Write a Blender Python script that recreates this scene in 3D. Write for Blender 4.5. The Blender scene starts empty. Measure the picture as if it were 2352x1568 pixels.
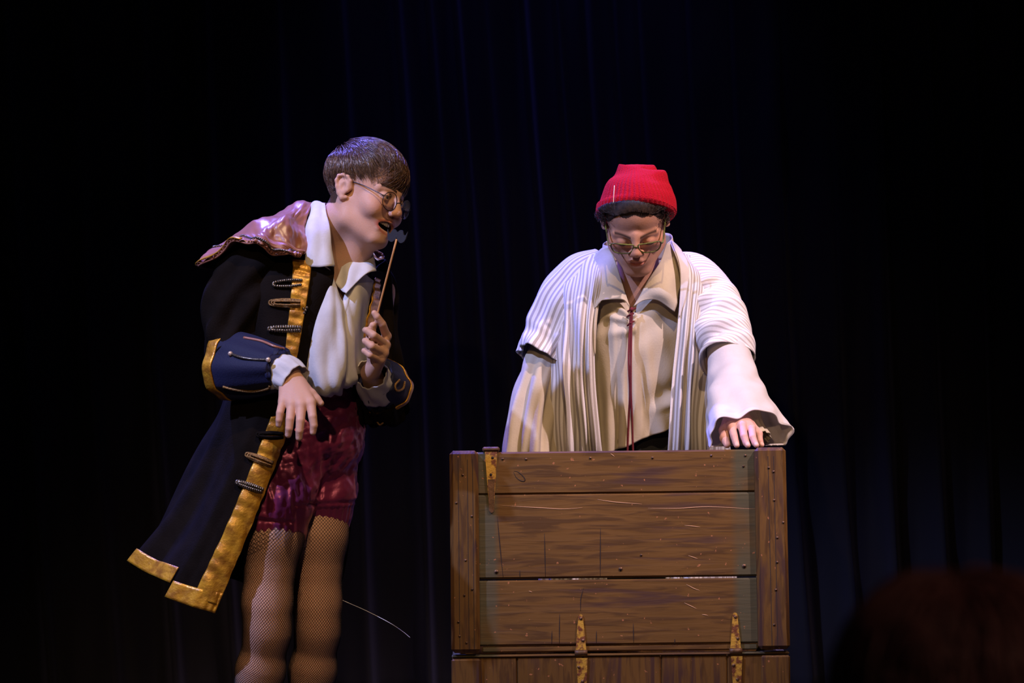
import bpy, math, random
import numpy as np
from mathutils import Vector, Matrix

# ------------------------------------------------------------------ camera, light, exposure
SC = bpy.context.scene
COL = SC.collection
CAMZ, CAMD, PX = 1.19, 7.0, 0.0011          # camera height, distance to the trunk, metres per pixel there
cam = bpy.data.cameras.new('camera'); camo = bpy.data.objects.new('camera', cam); COL.objects.link(camo)
camo.location = (0, -CAMD, CAMZ); ROLL = math.radians(.6); camo.rotation_euler = (math.pi/2, ROLL, 0)
cam.sensor_width = 36; cam.lens = 36*CAMD/(2352*PX)
cam.dof.use_dof = True; cam.dof.focus_distance = CAMD+.1; cam.dof.aperture_fstop = 5.6
SC.camera = camo
W = bpy.data.worlds.new('house'); SC.world = W; W.use_nodes = True
W.node_tree.nodes['Background'].inputs[0].default_value = (.36, .31, .40, 1)
W.node_tree.nodes['Background'].inputs[1].default_value = .024
SC.view_settings.view_transform = 'Standard'; SC.view_settings.look = 'None'
SC.view_settings.exposure = 0.0; SC.view_settings.gamma = 1.0; SC.view_settings.use_curve_mapping = False

def spot(name, loc, target, col, watts, deg, blend=.6, r=.06):
    l = bpy.data.lights.new(name, 'SPOT'); l.color = col; l.energy = watts; l.spot_size = math.radians(deg)
    l.spot_blend = blend; l.shadow_soft_size = r
    o = bpy.data.objects.new(name, l); COL.objects.link(o); o.location = loc
    o.rotation_euler = (Vector(target)-Vector(loc)).to_track_quat('-Z', 'Y').to_euler()
    return o
# warm wash from the front-of-house bar, lavender from stage left, pink from stage right, blue from over the stage
spot('amber_spot', (.35, -4.0, 6.3), (-.05, .0, .72), (1.0, .66, .36), 820, 30, .6)
spot('amber_low_fill', (-.9, -6.4, 3.3), (-.1, .1, .75), (1.0, .62, .34), 270, 26, .6)  # added low front fill that lifts legs, faces and trunk front
spot('lavender_spot', (-3.6, -3.0, 5.4), (-.1, .2, .95), (.41, .48, 1.0), 2050, 23, .6)
spot('pink_spot', (3.3, -2.2, 5.2), (.53, .42, 1.08), (1.0, .72, .80), 1650, 17, .7)
spot('blue_spot', (-1.6, 1.75, 5.6), (-.05, .1, 1.3), (.16, .16, 1.0), 3000, 30, .7)
spot('curtain_wash', (.1, .55, 5.4), (.12, 2.1, 1.25), (.24, .22, 1.0), 190, 34, 1.0, .1)  # added blue light that brings out streaks on the curtain folds
spot('audience_fill', (2.1, -6.6, 3.2), (1.05, -5.0, .8), (1.0, .55, .42), 90, 40, .8, .15)  # added fill so the audience head shows, not a known lamp

# ------------------------------------------------------------------ pixel + depth -> point in the room
def P(px, py, y=0.0):
    k = PX*(y+CAMD)/CAMD; u, v = px-1176, 784-py; c, s = math.cos(ROLL), math.sin(ROLL)
    return np.array([(u*c+v*s)*k, y, CAMZ+(v*c-u*s)*k])
def PIX(q):                                              # the reverse: points -> pixels
    k = PX*(q[..., 1]+CAMD)/CAMD; a, b = q[..., 0]/k, (q[..., 2]-CAMZ)/k; c, s = math.cos(ROLL), math.sin(ROLL); return 1176+a*c-b*s, 784-(b*c+a*s)
def PL(rows): return np.array([[P(*q) for q in r] for r in rows])
def nrm(v): v = np.asarray(v, float); return v/np.maximum(np.linalg.norm(v, axis=-1, keepdims=True), 1e-9)

# ------------------------------------------------------------------ materials
def mat(name, col=(.5,.5,.5), rough=.6, metal=0, spec=.4, sheen=0, sheen_col=None, var=None, vscale=30, vstretch=(1,1,1), vdet=4,
        vlo=.35, vhi=.65, bump=0, bscale=200, bstretch=(1,1,1), attr=None, coat=0, stripes=None, sss=0, weave=0, alpha=None, trans=0, aniso=0, lucent=0):
    m = bpy.data.materials.new(name); m.use_nodes = True
    nt = m.node_tree; N = nt.nodes; L = nt.links; b = N['Principled BSDF']
    def inp(k, v):
        if k in b.inputs: b.inputs[k].default_value = v
    inp('Base Color', (*col, 1)); inp('Roughness', rough); inp('Metallic', metal); inp('Specular IOR Level', spec)
    inp('Sheen Weight', sheen); inp('Coat Weight', coat); inp('Anisotropic', aniso)
    if sheen_col: inp('Sheen Tint', (*sheen_col, 1))
    if trans: inp('Transmission Weight', trans); inp('IOR', 1.1)
    if alpha is not None: inp('Alpha', alpha)
    if sss: inp('Subsurface Weight', sss); inp('Subsurface Radius', (.012, .005, .003)); inp('Subsurface Scale', 1.0)
    tc = N.new('ShaderNodeTexCoord'); src = None
    tl = None
    if lucent:
        tl = N.new('ShaderNodeBsdfTranslucent'); tl.inputs[0].default_value = (*col, 1); ms = N.new('ShaderNodeMixShader'); ms.inputs[0].default_value = lucent
        L.new(b.outputs[0], ms.inputs[1]); L.new(tl.outputs[0], ms.inputs[2]); L.new(ms.outputs[0], N['Material Output'].inputs[0])
    if attr:
        a = N.new('ShaderNodeAttribute'); a.attribute_name = attr; src = a.outputs['Color']
    if stripes:                                          # stripes = (period in m of UV.x, second colour, share)
        sx = N.new('ShaderNodeSeparateXYZ'); L.new(tc.outputs['UV'], sx.inputs[0])
        d = N.new('ShaderNodeMath'); d.operation = 'DIVIDE'; L.new(sx.outputs[0], d.inputs[0]); d.inputs[1].default_value = stripes[0]
        f = N.new('ShaderNodeMath'); f.operation = 'FRACT'; L.new(d.outputs[0], f.inputs[0])
        r = N.new('ShaderNodeValToRGB'); L.new(f.outputs[0], r.inputs[0]); e = r.color_ramp.elements
        e[0].position = 0; e[0].color = (*col, 1); e[1].position = 1; e[1].color = (*col, 1)
        s = stripes[2]
        for p_, c_ in ((.5-s/2-.06, col), (.5-s/2+.03, stripes[1]), (.5-.03, tuple(.8*q+.2*w for q, w in zip(stripes[1], col))), (.5+s/2-.03, stripes[1]), (.5+s/2+.06, col)):
            q = e.new(p_); q.color = (*c_, 1)
        src = r.outputs[0]
    if var:
        mp = N.new('ShaderNodeMapping'); L.new(tc.outputs['Object'], mp.inputs[0]); mp.inputs['Scale'].default_value = vstretch
        n = N.new('ShaderNodeTexNoise'); n.inputs['Scale'].default_value = vscale; n.inputs['Detail'].default_value = vdet; L.new(mp.outputs[0], n.inputs['Vector'])
        r = N.new('ShaderNodeMapRange'); r.inputs[1].default_value = vlo; r.inputs[2].default_value = vhi; L.new(n.outputs[0], r.inputs[0])
        mx = N.new('ShaderNodeMix'); mx.data_type = 'RGBA'; L.new(r.outputs[0], mx.inputs[0])
        if src: L.new(src, mx.inputs[6])
        else: mx.inputs[6].default_value = (*col, 1)
        mx.inputs[7].default_value = (*var, 1)
        if src: mx.blend_type = 'MULTIPLY'
        src = mx.outputs[2]
    if src: L.new(src, b.inputs['Base Color'])
    if bump:
        mp = N.new('ShaderNodeMapping'); L.new(tc.outputs['Object'], mp.inputs[0]); mp.inputs['Scale'].default_value = bstretch
        n = N.new('ShaderNodeTexNoise'); n.inputs['Scale'].default_value = bscale; n.inputs['Detail'].default_value = 4; L.new(mp.outputs[0], n.inputs['Vector'])
        bp = N.new('ShaderNodeBump'); bp.inputs['Strength'].default_value = bump; bp.inputs['Distance'].default_value = .004
        L.new(n.outputs[0], bp.inputs['Height']); L.new(bp.outputs[0], b.inputs['Normal'])
    return m

# ------------------------------------------------------------------ objects
ORG = {}
def empty(name, loc, label=None, cat=None, group=None):
    o = bpy.data.objects.new(name, None); COL.objects.link(o); o.location = loc; o.empty_display_size = .05
    ORG[o] = np.array(loc, float)
    return tag(o, label, cat, group)
def tag(o, label=None, cat=None, group=None, kind=None):
    for k, v in (('label', label), ('category', cat), ('group', group), ('kind', kind)):
        if v: o[k] = v
    return o
def obj(name, V, F, m, parent=None, smooth=True, uv=None, col=None, label=None, kind=None, flat_angle=None):
    V = np.asarray(V, np.float32).reshape(-1, 3)
    org = ORG.get(parent, np.zeros(3))
    me = bpy.data.meshes.new(name)
    me.from_pydata((V-org).tolist() if len(V) < 2000 else list(map(tuple, (V-org).tolist())), [], F.tolist() if isinstance(F, np.ndarray) else F)
    if smooth: me.polygons.foreach_set('use_smooth', np.ones(len(me.polygons), bool))
    if uv is not None:
        l = me.uv_layers.new(name='UVMap'); vi = np.empty(len(me.loops), np.int32); me.loops.foreach_get('vertex_index', vi)
        l.data.foreach_set('uv', np.asarray(uv, np.float32).reshape(-1, 2)[vi].ravel())
    if col is not None:
        a = me.color_attributes.new('Col', 'FLOAT_COLOR', 'POINT')
        c = np.ones((len(V), 4), np.float32); c[:, :3] = col; a.data.foreach_set('color', c.ravel())
    if m: me.materials.append(m)
    me.update()
    o = bpy.data.objects.new(name, me); COL.objects.link(o)
    if parent: o.parent = parent; ORG[o] = org
    else: ORG[o] = np.zeros(3)
    if label: o['label'] = label
    if kind: o['kind'] = kind
    return o
class MB:                                                # collects pieces of ONE mesh
    def __init__(s): s.v = []; s.f = []; s.n = 0; s.u = []
    def add(s, V, F, uv=None):
        V = np.asarray(V, float).reshape(-1, 3)
        s.v.append(V); s.f += [[i+s.n for i in f] for f in (F.tolist() if isinstance(F, np.ndarray) else F)]
        s.u.append(np.zeros((len(V), 2)) if uv is None else np.asarray(uv).reshape(-1, 2)); s.n += len(V); return s
    def build(s, name, m, parent=None, **k):
        return obj(name, np.concatenate(s.v), s.f, m, parent, uv=np.concatenate(s.u), **k)

# ------------------------------------------------------------------ splines, sheets, tubes
def basis(R, n, closed=False):
    t = np.linspace(0, R if closed else R-1, n, endpoint=not closed); i = np.floor(t).astype(int)
    if not closed: i = np.minimum(i, R-2)
    f = t-i; B = np.zeros((n, R))
    w = np.stack([-.5*f+f*f-.5*f**3, 1-2.5*f*f+1.5*f**3, .5*f+2*f*f-1.5*f**3, -.5*f*f+.5*f**3], 1)
    for k in range(4):
        j = i+k-1
        for a in range(n):
            if closed: B[a, j[a] % R] += w[a, k]
            elif j[a] < 0: B[a, 0] += 2*w[a, k]; B[a, 1] -= w[a, k]
            elif j[a] > R-1: B[a, R-1] += 2*w[a, k]; B[a, R-2] -= w[a, k]
            else: B[a, j[a]] += w[a, k]
    return B
def spl(pts, n, closed=False): pts = np.asarray(pts, float); return basis(len(pts), n, closed) @ pts
def sheet(ctrl, nr, nc, closed=False):                   # (R,C,3) control points -> (nr,nc,3)
    c = np.asarray(ctrl, float); A = basis(c.shape[0], nr); B = basis(c.shape[1], nc, closed)
    return np.einsum('ar,rcd,bc->abd', A, c, B)
def gnorm(V, closed=False):
    if closed:
        du = np.roll(V, -1, 1)-np.roll(V, 1, 1)
    else: du = np.gradient(V, axis=1)
    return nrm(np.cross(du, np.gradient(V, axis=0)))
def warp(V, d, closed=False): return V+gnorm(V, closed)*np.asarray(d)[..., None]
def grid_uv(V, closed=False):
    r = np.zeros(V.shape[:2]); r[:, 1:] = np.cumsum(np.linalg.norm(np.diff(V, axis=1), axis=2), 1).mean(0)[None]
    s = np.zeros(V.shape[:2]); s[1:] = np.cumsum(np.linalg.norm(np.diff(V, axis=0), axis=2), 0).mean(1)[:, None]
    return np.stack([r, s], -1)
def grid_faces(n, m, closed=False, off=0, flip=False):
    i, j = np.meshgrid(np.arange(n-1), np.arange(m if closed else m-1), indexing='ij'); j2 = (j+1) % m
    q = np.stack([i*m+j, i*m+j2, (i+1)*m+j2, (i+1)*m+j], -1).reshape(-1, 4)+off
    return q[:, ::-1] if flip else q
def shell(V, th=.002, closed=False):                     # sheet with thickness th (inwards) -> verts, faces
    n, m = V.shape[:2]; I = V-gnorm(V, closed)*th; K = n*m
    F = [grid_faces(n, m, closed, 0, True), grid_faces(n, m, closed, K)]
    mm = m if closed else m-1
    j = np.arange(mm); j2 = (j+1) % m
    F.append(np.stack([j, j2, j2+K, j+K], 1)); F.append(np.stack([(n-1)*m+j2, (n-1)*m+j, (n-1)*m+j+K, (n-1)*m+j2+K], 1))
    if not closed:
        i = np.arange(n-1)
        F.append(np.stack([(i+1)*m, i*m, i*m+K, (i+1)*m+K], 1)); F.append(np.stack([i*m+m-1, (i+1)*m+m-1, (i+1)*m+m-1+K, i*m+m-1+K], 1))
    return np.concatenate([V.reshape(-1, 3), I.reshape(-1, 3)]), np.concatenate(F)
def cloth(name, V, m, parent, th=.0025, closed=False, uv=None, **k):
    u = grid_uv(V, closed) if uv is None else uv; u = u.reshape(-1, 2)
    v, f = shell(V, th, closed); return obj(name, v, f, m, parent, uv=np.concatenate([u, u]), **k)
def tube(centers, ra, rb=None, n=24, m=24, ref=(0, -1, 0), disp=None):
    """rings along a path; ref marks theta=0; radii per control point"""
    c = np.asarray(centers, float); rb = ra if rb is None else rb
    C = spl(c, n); A = np.maximum(spl(np.asarray(ra, float)[:, None], n)[:, 0], 1e-4); B = np.maximum(spl(np.asarray(rb, float)[:, None], n)[:, 0], 1e-4)
    T = nrm(np.gradient(C, axis=0)); X = nrm(np.asarray(ref, float)-T*(T@np.asarray(ref, float))[:, None]); Y = np.cross(T, X)
    th = np.linspace(0, 2*np.pi, m, endpoint=False); s = np.linspace(0, 1, n)
    TH, S = np.meshgrid(th, s)
    D = np.zeros_like(TH) if disp is None else disp(TH, S)
    V = C[:, None]+X[:, None]*((A[:, None]+D)*np.cos(TH))[..., None]+Y[:, None]*((B[:, None]+D)*np.sin(TH))[..., None]
    return V
def capped(V):                                           # closed tube grid with both ends fanned
    n, m = V.shape[:2]; v = np.concatenate([V.reshape(-1, 3), V[0].mean(0)[None], V[-1].mean(0)[None]])
    F = grid_faces(n, m, True, 0, True).tolist()
    for j in range(m): F.append([n*m, j, (j+1) % m]); F.append([n*m+1, (n-1)*m+(j+1) % m, (n-1)*m+j])
    return v, F
def wire(pts, r, n=None, sides=6, closed=False, taper=None):
    pts = np.asarray(pts, float); n = n or len(pts)*6; C = spl(pts, n, closed)
    T = (np.roll(C, -1, 0)-np.roll(C, 1, 0)) if closed else np.gradient(C, axis=0); T = nrm(T)
    ref = np.array([.3, .2, .93]); X = nrm(ref-T*(T@ref)[:, None]); Y = np.cross(T, X)
    th = np.linspace(0, 2*np.pi, sides, endpoint=False)
    R = np.full(n, r) if taper is None else r*taper(np.linspace(0, 1, n))
    V = C[:, None]+(X[:, None]*np.cos(th)[None, :, None]+Y[:, None]*np.sin(th)[None, :, None])*R[:, None, None]
    if closed:
        F = []
        for i in range(n):
            for j in range(sides):
                F.append([i*sides+j, ((i+1) % n)*sides+j, ((i+1) % n)*sides+(j+1) % sides, i*sides+(j+1) % sides])
        return V.reshape(-1, 3), F
    return capped(V)
def box(lo, hi, bev=.003, M3=None):
    """bevelled box: 24 verts, 26 faces"""
    lo = np.array(lo, float); hi = np.array(hi, float); b = min(bev, *(hi-lo)/2.5); V = []; idx = {}
    for a in range(3):
        for sx in (0, 1):
            for sy in (0, 1):
                for sz in (0, 1):
                    s = (sx, sy, sz); p = np.where(s, hi, lo).astype(float)
                    for k in range(3):
                        if k != a: p[k] += -b if s[k] else b
                    idx[(a, s)] = len(V); V.append(p)
    F = []
    for a in range(3):
        o = [k for k in range(3) if k != a]
        for s in (0, 1):
            q = []
            for e in ((0, 0), (1, 0), (1, 1), (0, 1)):
                t = [0, 0, 0]; t[a] = s; t[o[0]] = e[0]; t[o[1]] = e[1]; q.append(idx[(a, tuple(t))])
            F.append(q)
    for a in range(3):
        o = [k for k in range(3) if k != a]
        for e in ((0, 0), (0, 1), (1, 0), (1, 1)):
            t0 = [0, 0, 0]; t0[o[0]] = e[0]; t0[o[1]] = e[1]; t1 = list(t0); t1[a] = 1
            F.append([idx[(o[0], tuple(t0))], idx[(o[0], tuple(t1))], idx[(o[1], tuple(t1))], idx[(o[1], tuple(t0))]])
    for sx in (0, 1):
        for sy in (0, 1):
            for sz in (0, 1): F.append([idx[(a, (sx, sy, sz))] for a in range(3)])
    V = np.array(V); c = V.mean(0)
    for q in F:
        p = V[q]; nn = np.cross(p[1]-p[0], p[2]-p[0])
        if nn @ (p.mean(0)-c) < 0: q.reverse()
    return (V if M3 is None else M3(V)), F
def wob(p, freq, seed, n=10):                            # smooth pseudo-noise of points, about -1..1
    r = np.random.RandomState(seed); K = nrm(r.normal(size=(n, p.shape[-1])))*freq*(.5+r.rand(n, 1)); ph = r.rand(n)*6.28
    return np.sin(p @ K.T+ph).sum(-1)/math.sqrt(n)*.9
def ridge(x, w): return np.exp(-(x/w)**2)

# ------------------------------------------------------------------ signed distance sculpting
def smin(a, b, k):
    h = np.maximum(k-np.abs(a-b), 0)/k; return np.minimum(a, b)-h*h*k*.25
class Sculpt:
    def __init__(s): s.ops = []; s.fr = None
    def frame(s, R=None, T=None, sc=1.0): s.fr = None if R is None else (np.array(R), np.array(T), sc)
    def _add(s, kind, fn, c, rad, k):
        if s.fr:
            R, T, sc = s.fr; f0 = fn; c = R @ np.asarray(c)*sc+T; rad = rad*sc; k = k*sc
            fn = lambda p: f0((p-T) @ R/sc)*sc
        s.ops.append((kind, fn, np.asarray(c, float), rad, k))
    def cone(s, a, b, ra, rb, k=.015, kind='u'):
        a = np.asarray(a, float); b = np.asarray(b, float); d = b-a; L2 = max(d @ d, 1e-9)
        def fn(p):
            q = p-a; t = np.clip(q @ d/L2, 0, 1); return np.linalg.norm(q-t[..., None]*d, axis=-1)-(ra+(rb-ra)*t)
        s._add(kind, fn, (a+b)/2, math.sqrt(L2)/2+max(ra, rb), k); return s
    def chain(s, pts, rs, k=.004, kind='u'):
        for i in range(len(pts)-1): s.cone(pts[i], pts[i+1], rs[i], rs[i+1], k, kind)
        return s
    def ell(s, c, r, k=.015, kind='u', A=None):
        c = np.asarray(c, float); r = np.asarray(r, float); A = None if A is None else np.asarray(A, float)
        def fn(p):
            q = p-c
            if A is not None: q = q @ A              # columns of A are the axes
            k0 = np.linalg.norm(q/r, axis=-1); k1 = np.linalg.norm(q/(r*r), axis=-1); return k0*(k0-1)/np.maximum(k1, 1e-6)
        s._add(kind, fn, c, r.max(), k); return s
    def at(s, p):
        F = np.full(p.shape[:-1], 9.0)
        for kind, fn, c, rad, k in s.ops:
            d = fn(p)
            F = smin(F, d, k) if kind == 'u' else -smin(-F, d, k)
        return F
    def mesh(s, lo, hi, h):
        lo = np.array(lo, float); n = np.ceil((np.array(hi)-lo)/h).astype(int)+1
        ax = [lo[i]+h*np.arange(n[i]) for i in range(3)]; F = np.full(n, .06, np.float32)
        for kind, fn, c, rad, k in s.ops:
            m = rad+k+3*h; a = [max(0, int((c[i]-m-lo[i])/h)) for i in range(3)]; b = [min(n[i], int((c[i]+m-lo[i])/h)+2) for i in range(3)]
            if any(b[i]-a[i] < 1 for i in range(3)): continue
            sl = tuple(slice(a[i], b[i]) for i in range(3))
            p = np.stack(np.meshgrid(*[ax[i][sl[i]] for i in range(3)], indexing='ij'), -1); d = fn(p)
            F[sl] = smin(F[sl], d, k) if kind == 'u' else -smin(-F[sl], d, k)
        return nets(F, lo, h)
def nets(F, lo, h):
    n = F.shape; I = F < 0
    cs = [(a, b, c) for a in (0, 1) for b in (0, 1) for c in (0, 1)]
    sub = lambda A, o: A[o[0]:n[0]-1+o[0], o[1]:n[1]-1+o[1], o[2]:n[2]-1+o[2]]
    cnt = sum(sub(I, o).astype(np.int8) for o in cs); mk = (cnt > 0) & (cnt < 8)
    id_ = np.full(mk.shape, -1); id_[mk] = np.arange(mk.sum()); cell = np.argwhere(mk).astype(float)
    val = {o: sub(F, o)[mk] for o in cs}; acc = np.zeros((len(cell), 3)); w = np.zeros(len(cell))
    for o in cs:
        for a in range(3):
            if o[a] == 0:
                o2 = tuple(o[i]+(i == a) for i in range(3)); f0, f1 = val[o], val[o2]; x = (f0 < 0) != (f1 < 0)
                t = np.where(x, f0/np.where(x, f0-f1, 1), 0); p = np.tile(np.array(o, float), (len(cell), 1)); p[:, a] += t
                acc += p*x[:, None]; w += x
    V = lo+h*(cell+acc/w[:, None]); Q = []
    for a in range(3):
        b, c = (a+1) % 3, (a+2) % 3
        s0 = [slice(None)]*3; s1 = [slice(None)]*3; s0[a] = slice(0, n[a]-1); s1[a] = slice(1, n[a])
        x = I[tuple(s0)] != I[tuple(s1)]; e = np.argwhere(x)
        e = e[(e[:, b] > 0) & (e[:, c] > 0) & (e[:, b] < n[b]-1) & (e[:, c] < n[c]-1)]
        def g(db, dc):
            q = e.copy(); q[:, b] -= db; q[:, c] -= dc; return id_[tuple(q.T)]
        q = np.stack([g(1, 1), g(0, 1), g(0, 0), g(1, 0)], 1); ins = I[tuple(e.T)]
        q[~ins] = q[~ins][:, ::-1]; Q.append(q)
    return V, np.concatenate(Q)
def vnorm(V, F):
    n = np.zeros_like(V); c = np.cross(V[F[:, 2]]-V[F[:, 0]], V[F[:, 3]]-V[F[:, 1]])
    for k in range(4):
        for a in range(3): n[:, a] += np.bincount(F[:, k], c[:, a], len(V))
    return nrm(n)
def relax(V, F, it=2, lam=.5):                           # light laplacian smoothing
    E = np.concatenate([F[:, [0, 1]], F[:, [1, 2]], F[:, [2, 3]], F[:, [3, 0]]]); E = np.concatenate([E, E[:, ::-1]])
    deg = np.bincount(E[:, 0], minlength=len(V)).astype(float)
    for _ in range(it):
        S = np.stack([np.bincount(E[:, 0], V[E[:, 1], k], len(V)) for k in range(3)], 1)/np.maximum(deg, 1)[:, None]
        V = V+lam*(S-V)
    return V
# ------------------------------------------------------------------ the stage: floors, curtain
M_FLOOR = mat('stage_floor_paint', (.012, .012, .014), .55, var=(.022, .02, .022), vscale=6, bump=.2, bscale=60)
M_HOUSE = mat('house_carpet', (.012, .010, .012), .9, bump=.3, bscale=300)
o = obj('floor', *box((-4, -2.2, -.04), (4, 3.2, 0), .004), M_FLOOR, smooth=False); tag(o, 'matt black painted stage floor', 'floor', kind='structure')
o = obj('floor_auditorium', *box((-4, -9, -.36), (4, -2.3, -.30), .004), M_HOUSE, smooth=False); tag(o, 'dark carpeted auditorium floor in front of the stage', 'floor', kind='structure')
o = obj('trim_1', *box((-4, -2.29, -.36), (4, -2.2, -.002), .004), M_FLOOR, smooth=False); tag(o, 'black stage front riser', 'trim', kind='structure')

o = obj('wall_back', *box((-4, 3.2, -.3), (4, 3.3, 4.2), .004), M_FLOOR, smooth=False); tag(o, 'black painted back wall of the stage', 'wall', kind='structure')
def make_curtain():
    nx, nz = 1500, 44
    x = np.linspace(-3.0, 3.1, nx); z = np.linspace(.012, 3.3, nz); X, Z = np.meshgrid(x, z)
    rs = np.random.RandomState(5)
    s = .046*(2.0-Z)                                      # folds drift to the right on their way down
    q = X-s-.015*np.sin(Z*1.7+X*3)
    k = PX*9.1/7
    D = np.zeros_like(X)
    known = [-560, -400, -250, -110, 40, 190, 340, 480, 640, 790, 925, 1000, 1065, 1130, 1225, 1300, 1365, 1430, 1485, 1590, 1690, 1790, 1905, 2010, 2120, 2225, 2330, 2450, 2580, 2700, 2850, 3000, 3150, 3300]
    for c in known:
        a = .035+.03*rs.rand(); w = .022+.022*rs.rand(); c0 = (c-1176)*k; u = (q-c0)/w
        D += a*np.where(u < 0, np.exp(-np.abs(u)**1.5*.9), np.exp(-np.abs(u)**1.5*3.0))*(1+.15*np.sin(Z*2+c))
    D += .020*wob(np.stack([X*1.0, Z*.10], -1), 34, 3)+.004*wob(np.stack([X, Z*.2], -1), 70, 4)
    V = np.stack([X, 2.12-D, Z], -1)
    return V
M_CURT = mat('curtain_velour', (.0050, .0046, .0062), .8, spec=.12, sheen=.12, sheen_col=(.5, .5, 1), bump=.15, bscale=500)
cv = make_curtain()
o = cloth('stage_curtain', cv[::-1], M_CURT, None, .004); tag(o, 'black velour stage curtain hanging in soft folds behind the performers', 'curtain')

# ------------------------------------------------------------------ wooden trunk, seen from behind with its lid up
def wood(name, vertical=False, green=False):
    m = bpy.data.materials.new(name); m.use_nodes = True; nt = m.node_tree; N = nt.nodes; L = nt.links; b = N['Principled BSDF']
    tc = N.new('ShaderNodeTexCoord'); oi = N.new('ShaderNodeObjectInfo')
    off = N.new('ShaderNodeVectorMath'); off.operation = 'ADD'
    cmb = N.new('ShaderNodeMath'); cmb.operation = 'MULTIPLY'; cmb.inputs[1].default_value = 7.3; L.new(oi.outputs['Random'], cmb.inputs[0])
    L.new(tc.outputs['Object'], off.inputs[0]); L.new(cmb.outputs[0], off.inputs[1])
    def noise(sc, det, scale, dist=0):
        mp = N.new('ShaderNodeMapping'); mp.inputs['Scale'].default_value = sc; L.new(off.outputs[0], mp.inputs[0])
        n = N.new('ShaderNodeTexNoise'); n.inputs['Scale'].default_value = scale; n.inputs['Detail'].default_value = det; n.inputs['Distortion'].default_value = dist
        L.new(mp.outputs[0], n.inputs[0]); return n.outputs[0]
    def ramp(v, lo, hi):
        r = N.new('ShaderNodeMapRange'); r.inputs[1].default_value = lo; r.inputs[2].default_value = hi; L.new(v, r.inputs[0]); return r.outputs[0]
    def mix(f, a, c, mode='MIX'):
        x = N.new('ShaderNodeMix'); x.data_type = 'RGBA'; x.blend_type = mode
        if isinstance(f, float): x.inputs[0].default_value = f
        else: L.new(f, x.inputs[0])
        for i, v in ((6, a), (7, c)):
            if isinstance(v, tuple): x.inputs[i].default_value = (*v, 1)
            else: L.new(v, x.inputs[i])
        return x.outputs[2]
    g = (11, 11, 1.0) if vertical else (1.0, 11, 11)
    blot = noise((1, 1, 1), 3, 5)
    fine = noise(g, 6, 7, .6); streak = noise(tuple(v*1.0 for v in g), 3, 3.2, .5); gate = noise((3, 3, 3), 2, 1.6)
    c = mix(ramp(blot, .3, .7), (.096, .047, .0115), (.119, .058, .0150))
    c = mix(ramp(fine, .49, .62), c, (.066, .031, .010))
    mm = N.new('ShaderNodeMath'); mm.operation = 'MULTIPLY'; L.new(ramp(streak, .50 if vertical else .54, .60 if vertical else .66), mm.inputs[0]); L.new(ramp(gate, .30 if vertical else .42, .50 if vertical else .60), mm.inputs[1])
    c = mix(mm.outputs[0], c, (.055, .026, .018))
    if green:
        sx = N.new('ShaderNodeSeparateXYZ'); L.new(tc.outputs['Object'], sx.inputs[0])
        a = ramp(sx.outputs[0], -.302, -.318); d = ramp(sx.outputs[0], .285, .305)
        ad = N.new('ShaderNodeMath'); ad.operation = 'ADD'; L.new(a, ad.inputs[0]); L.new(d, ad.inputs[1])
        m2 = N.new('ShaderNodeMath'); m2.operation = 'MULTIPLY'; L.new(ad.outputs[0], m2.inputs[0]); L.new(ramp(noise((2, 2, 2), 3, 3), .22, .50), m2.inputs[1])
        m3 = N.new('ShaderNodeMath'); m3.operation = 'MULTIPLY'; L.new(m2.outputs[0], m3.inputs[0]); m3.inputs[1].default_value = .8
        c = mix(m3.outputs[0], c, (.056, .058, .034))
    sp = noise((1, 1, 1), 2, 90); c = mix(ramp(sp, .71, .75), c, (.28, .11, .045))
    L.new(c, b.inputs['Base Color']); b.inputs['Roughness'].default_value = .48; b.inputs['Specular IOR Level'].default_value = .22
    bp = N.new('ShaderNodeBump'); bp.inputs['Strength'].default_value = .35; bp.inputs['Distance'].default_value = .003
    hh = N.new('ShaderNodeMath'); hh.operation = 'SUBTRACT'; L.new(fine, hh.inputs[0]); L.new(streak, hh.inputs[1]); L.new(hh.outputs[0], bp.inputs['Height']); L.new(bp.outputs[0], b.inputs['Normal'])
    return m
M_WH = wood('painted_wood_horizontal', False, True); M_WV = wood('painted_wood_vertical', True)
M_HINGE = mat('yellow_chipped_hinge_paint', (.42, .24, .03), .5, metal=.25, var=(.13, .04, .015), vscale=60, vlo=.45, vhi=.58, bump=.4, bscale=120)
M_HBROWN = mat('brown_painted_iron', (.12, .055, .022), .5, metal=.2, var=(.06, .03, .012), vscale=50, bump=.3, bscale=120)
M_SCREW = mat('worn_screw_steel', (.22, .12, .07), .4, metal=.6, var=(.06, .035, .02), vscale=200)
M_SCRATCH = mat('bare_scratched_wood', (.42, .24, .13), .7)
M_CRACK = mat('dark_crack', (.02, .011, .008), .8)

trunk = empty('trunk', (.2665, .0, 0), 'brown painted wooden trunk with raised lid and yellowed iron strap hinges', 'trunk')
trunk.rotation_euler = (0, 0, math.radians(.6)); ORG[trunk] = np.zeros(3)
Z0, LEAN = .404, math.radians(6.5)
def LD(p):                                               # lid coordinates (across, up the lid, out) -> trunk coordinates
    p = np.asarray(p, float); u, w, n = p[..., 0], p[..., 1], p[..., 2]
    return np.stack([u, w*math.sin(LEAN)-n*math.cos(LEAN)+.012, Z0+w*math.cos(LEAN)+n*math.sin(LEAN)], -1)
HX = .428; LH = .508
def lux(px): return (px-1425)*.0011
def lw(py): return (1497-py)*.0011*1.012
lid = obj('lid', *box((-HX+.03, LH-.022, -.085), (HX-.03, LH, -.021), .004, LD), M_WH, trunk, smooth=False)   # top rim board carries the planks
def lp(name, lo, hi, m, bev=.003, jit=0): return obj(name, *box(lo, hi, bev, LD), m, lid, smooth=False)
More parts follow.
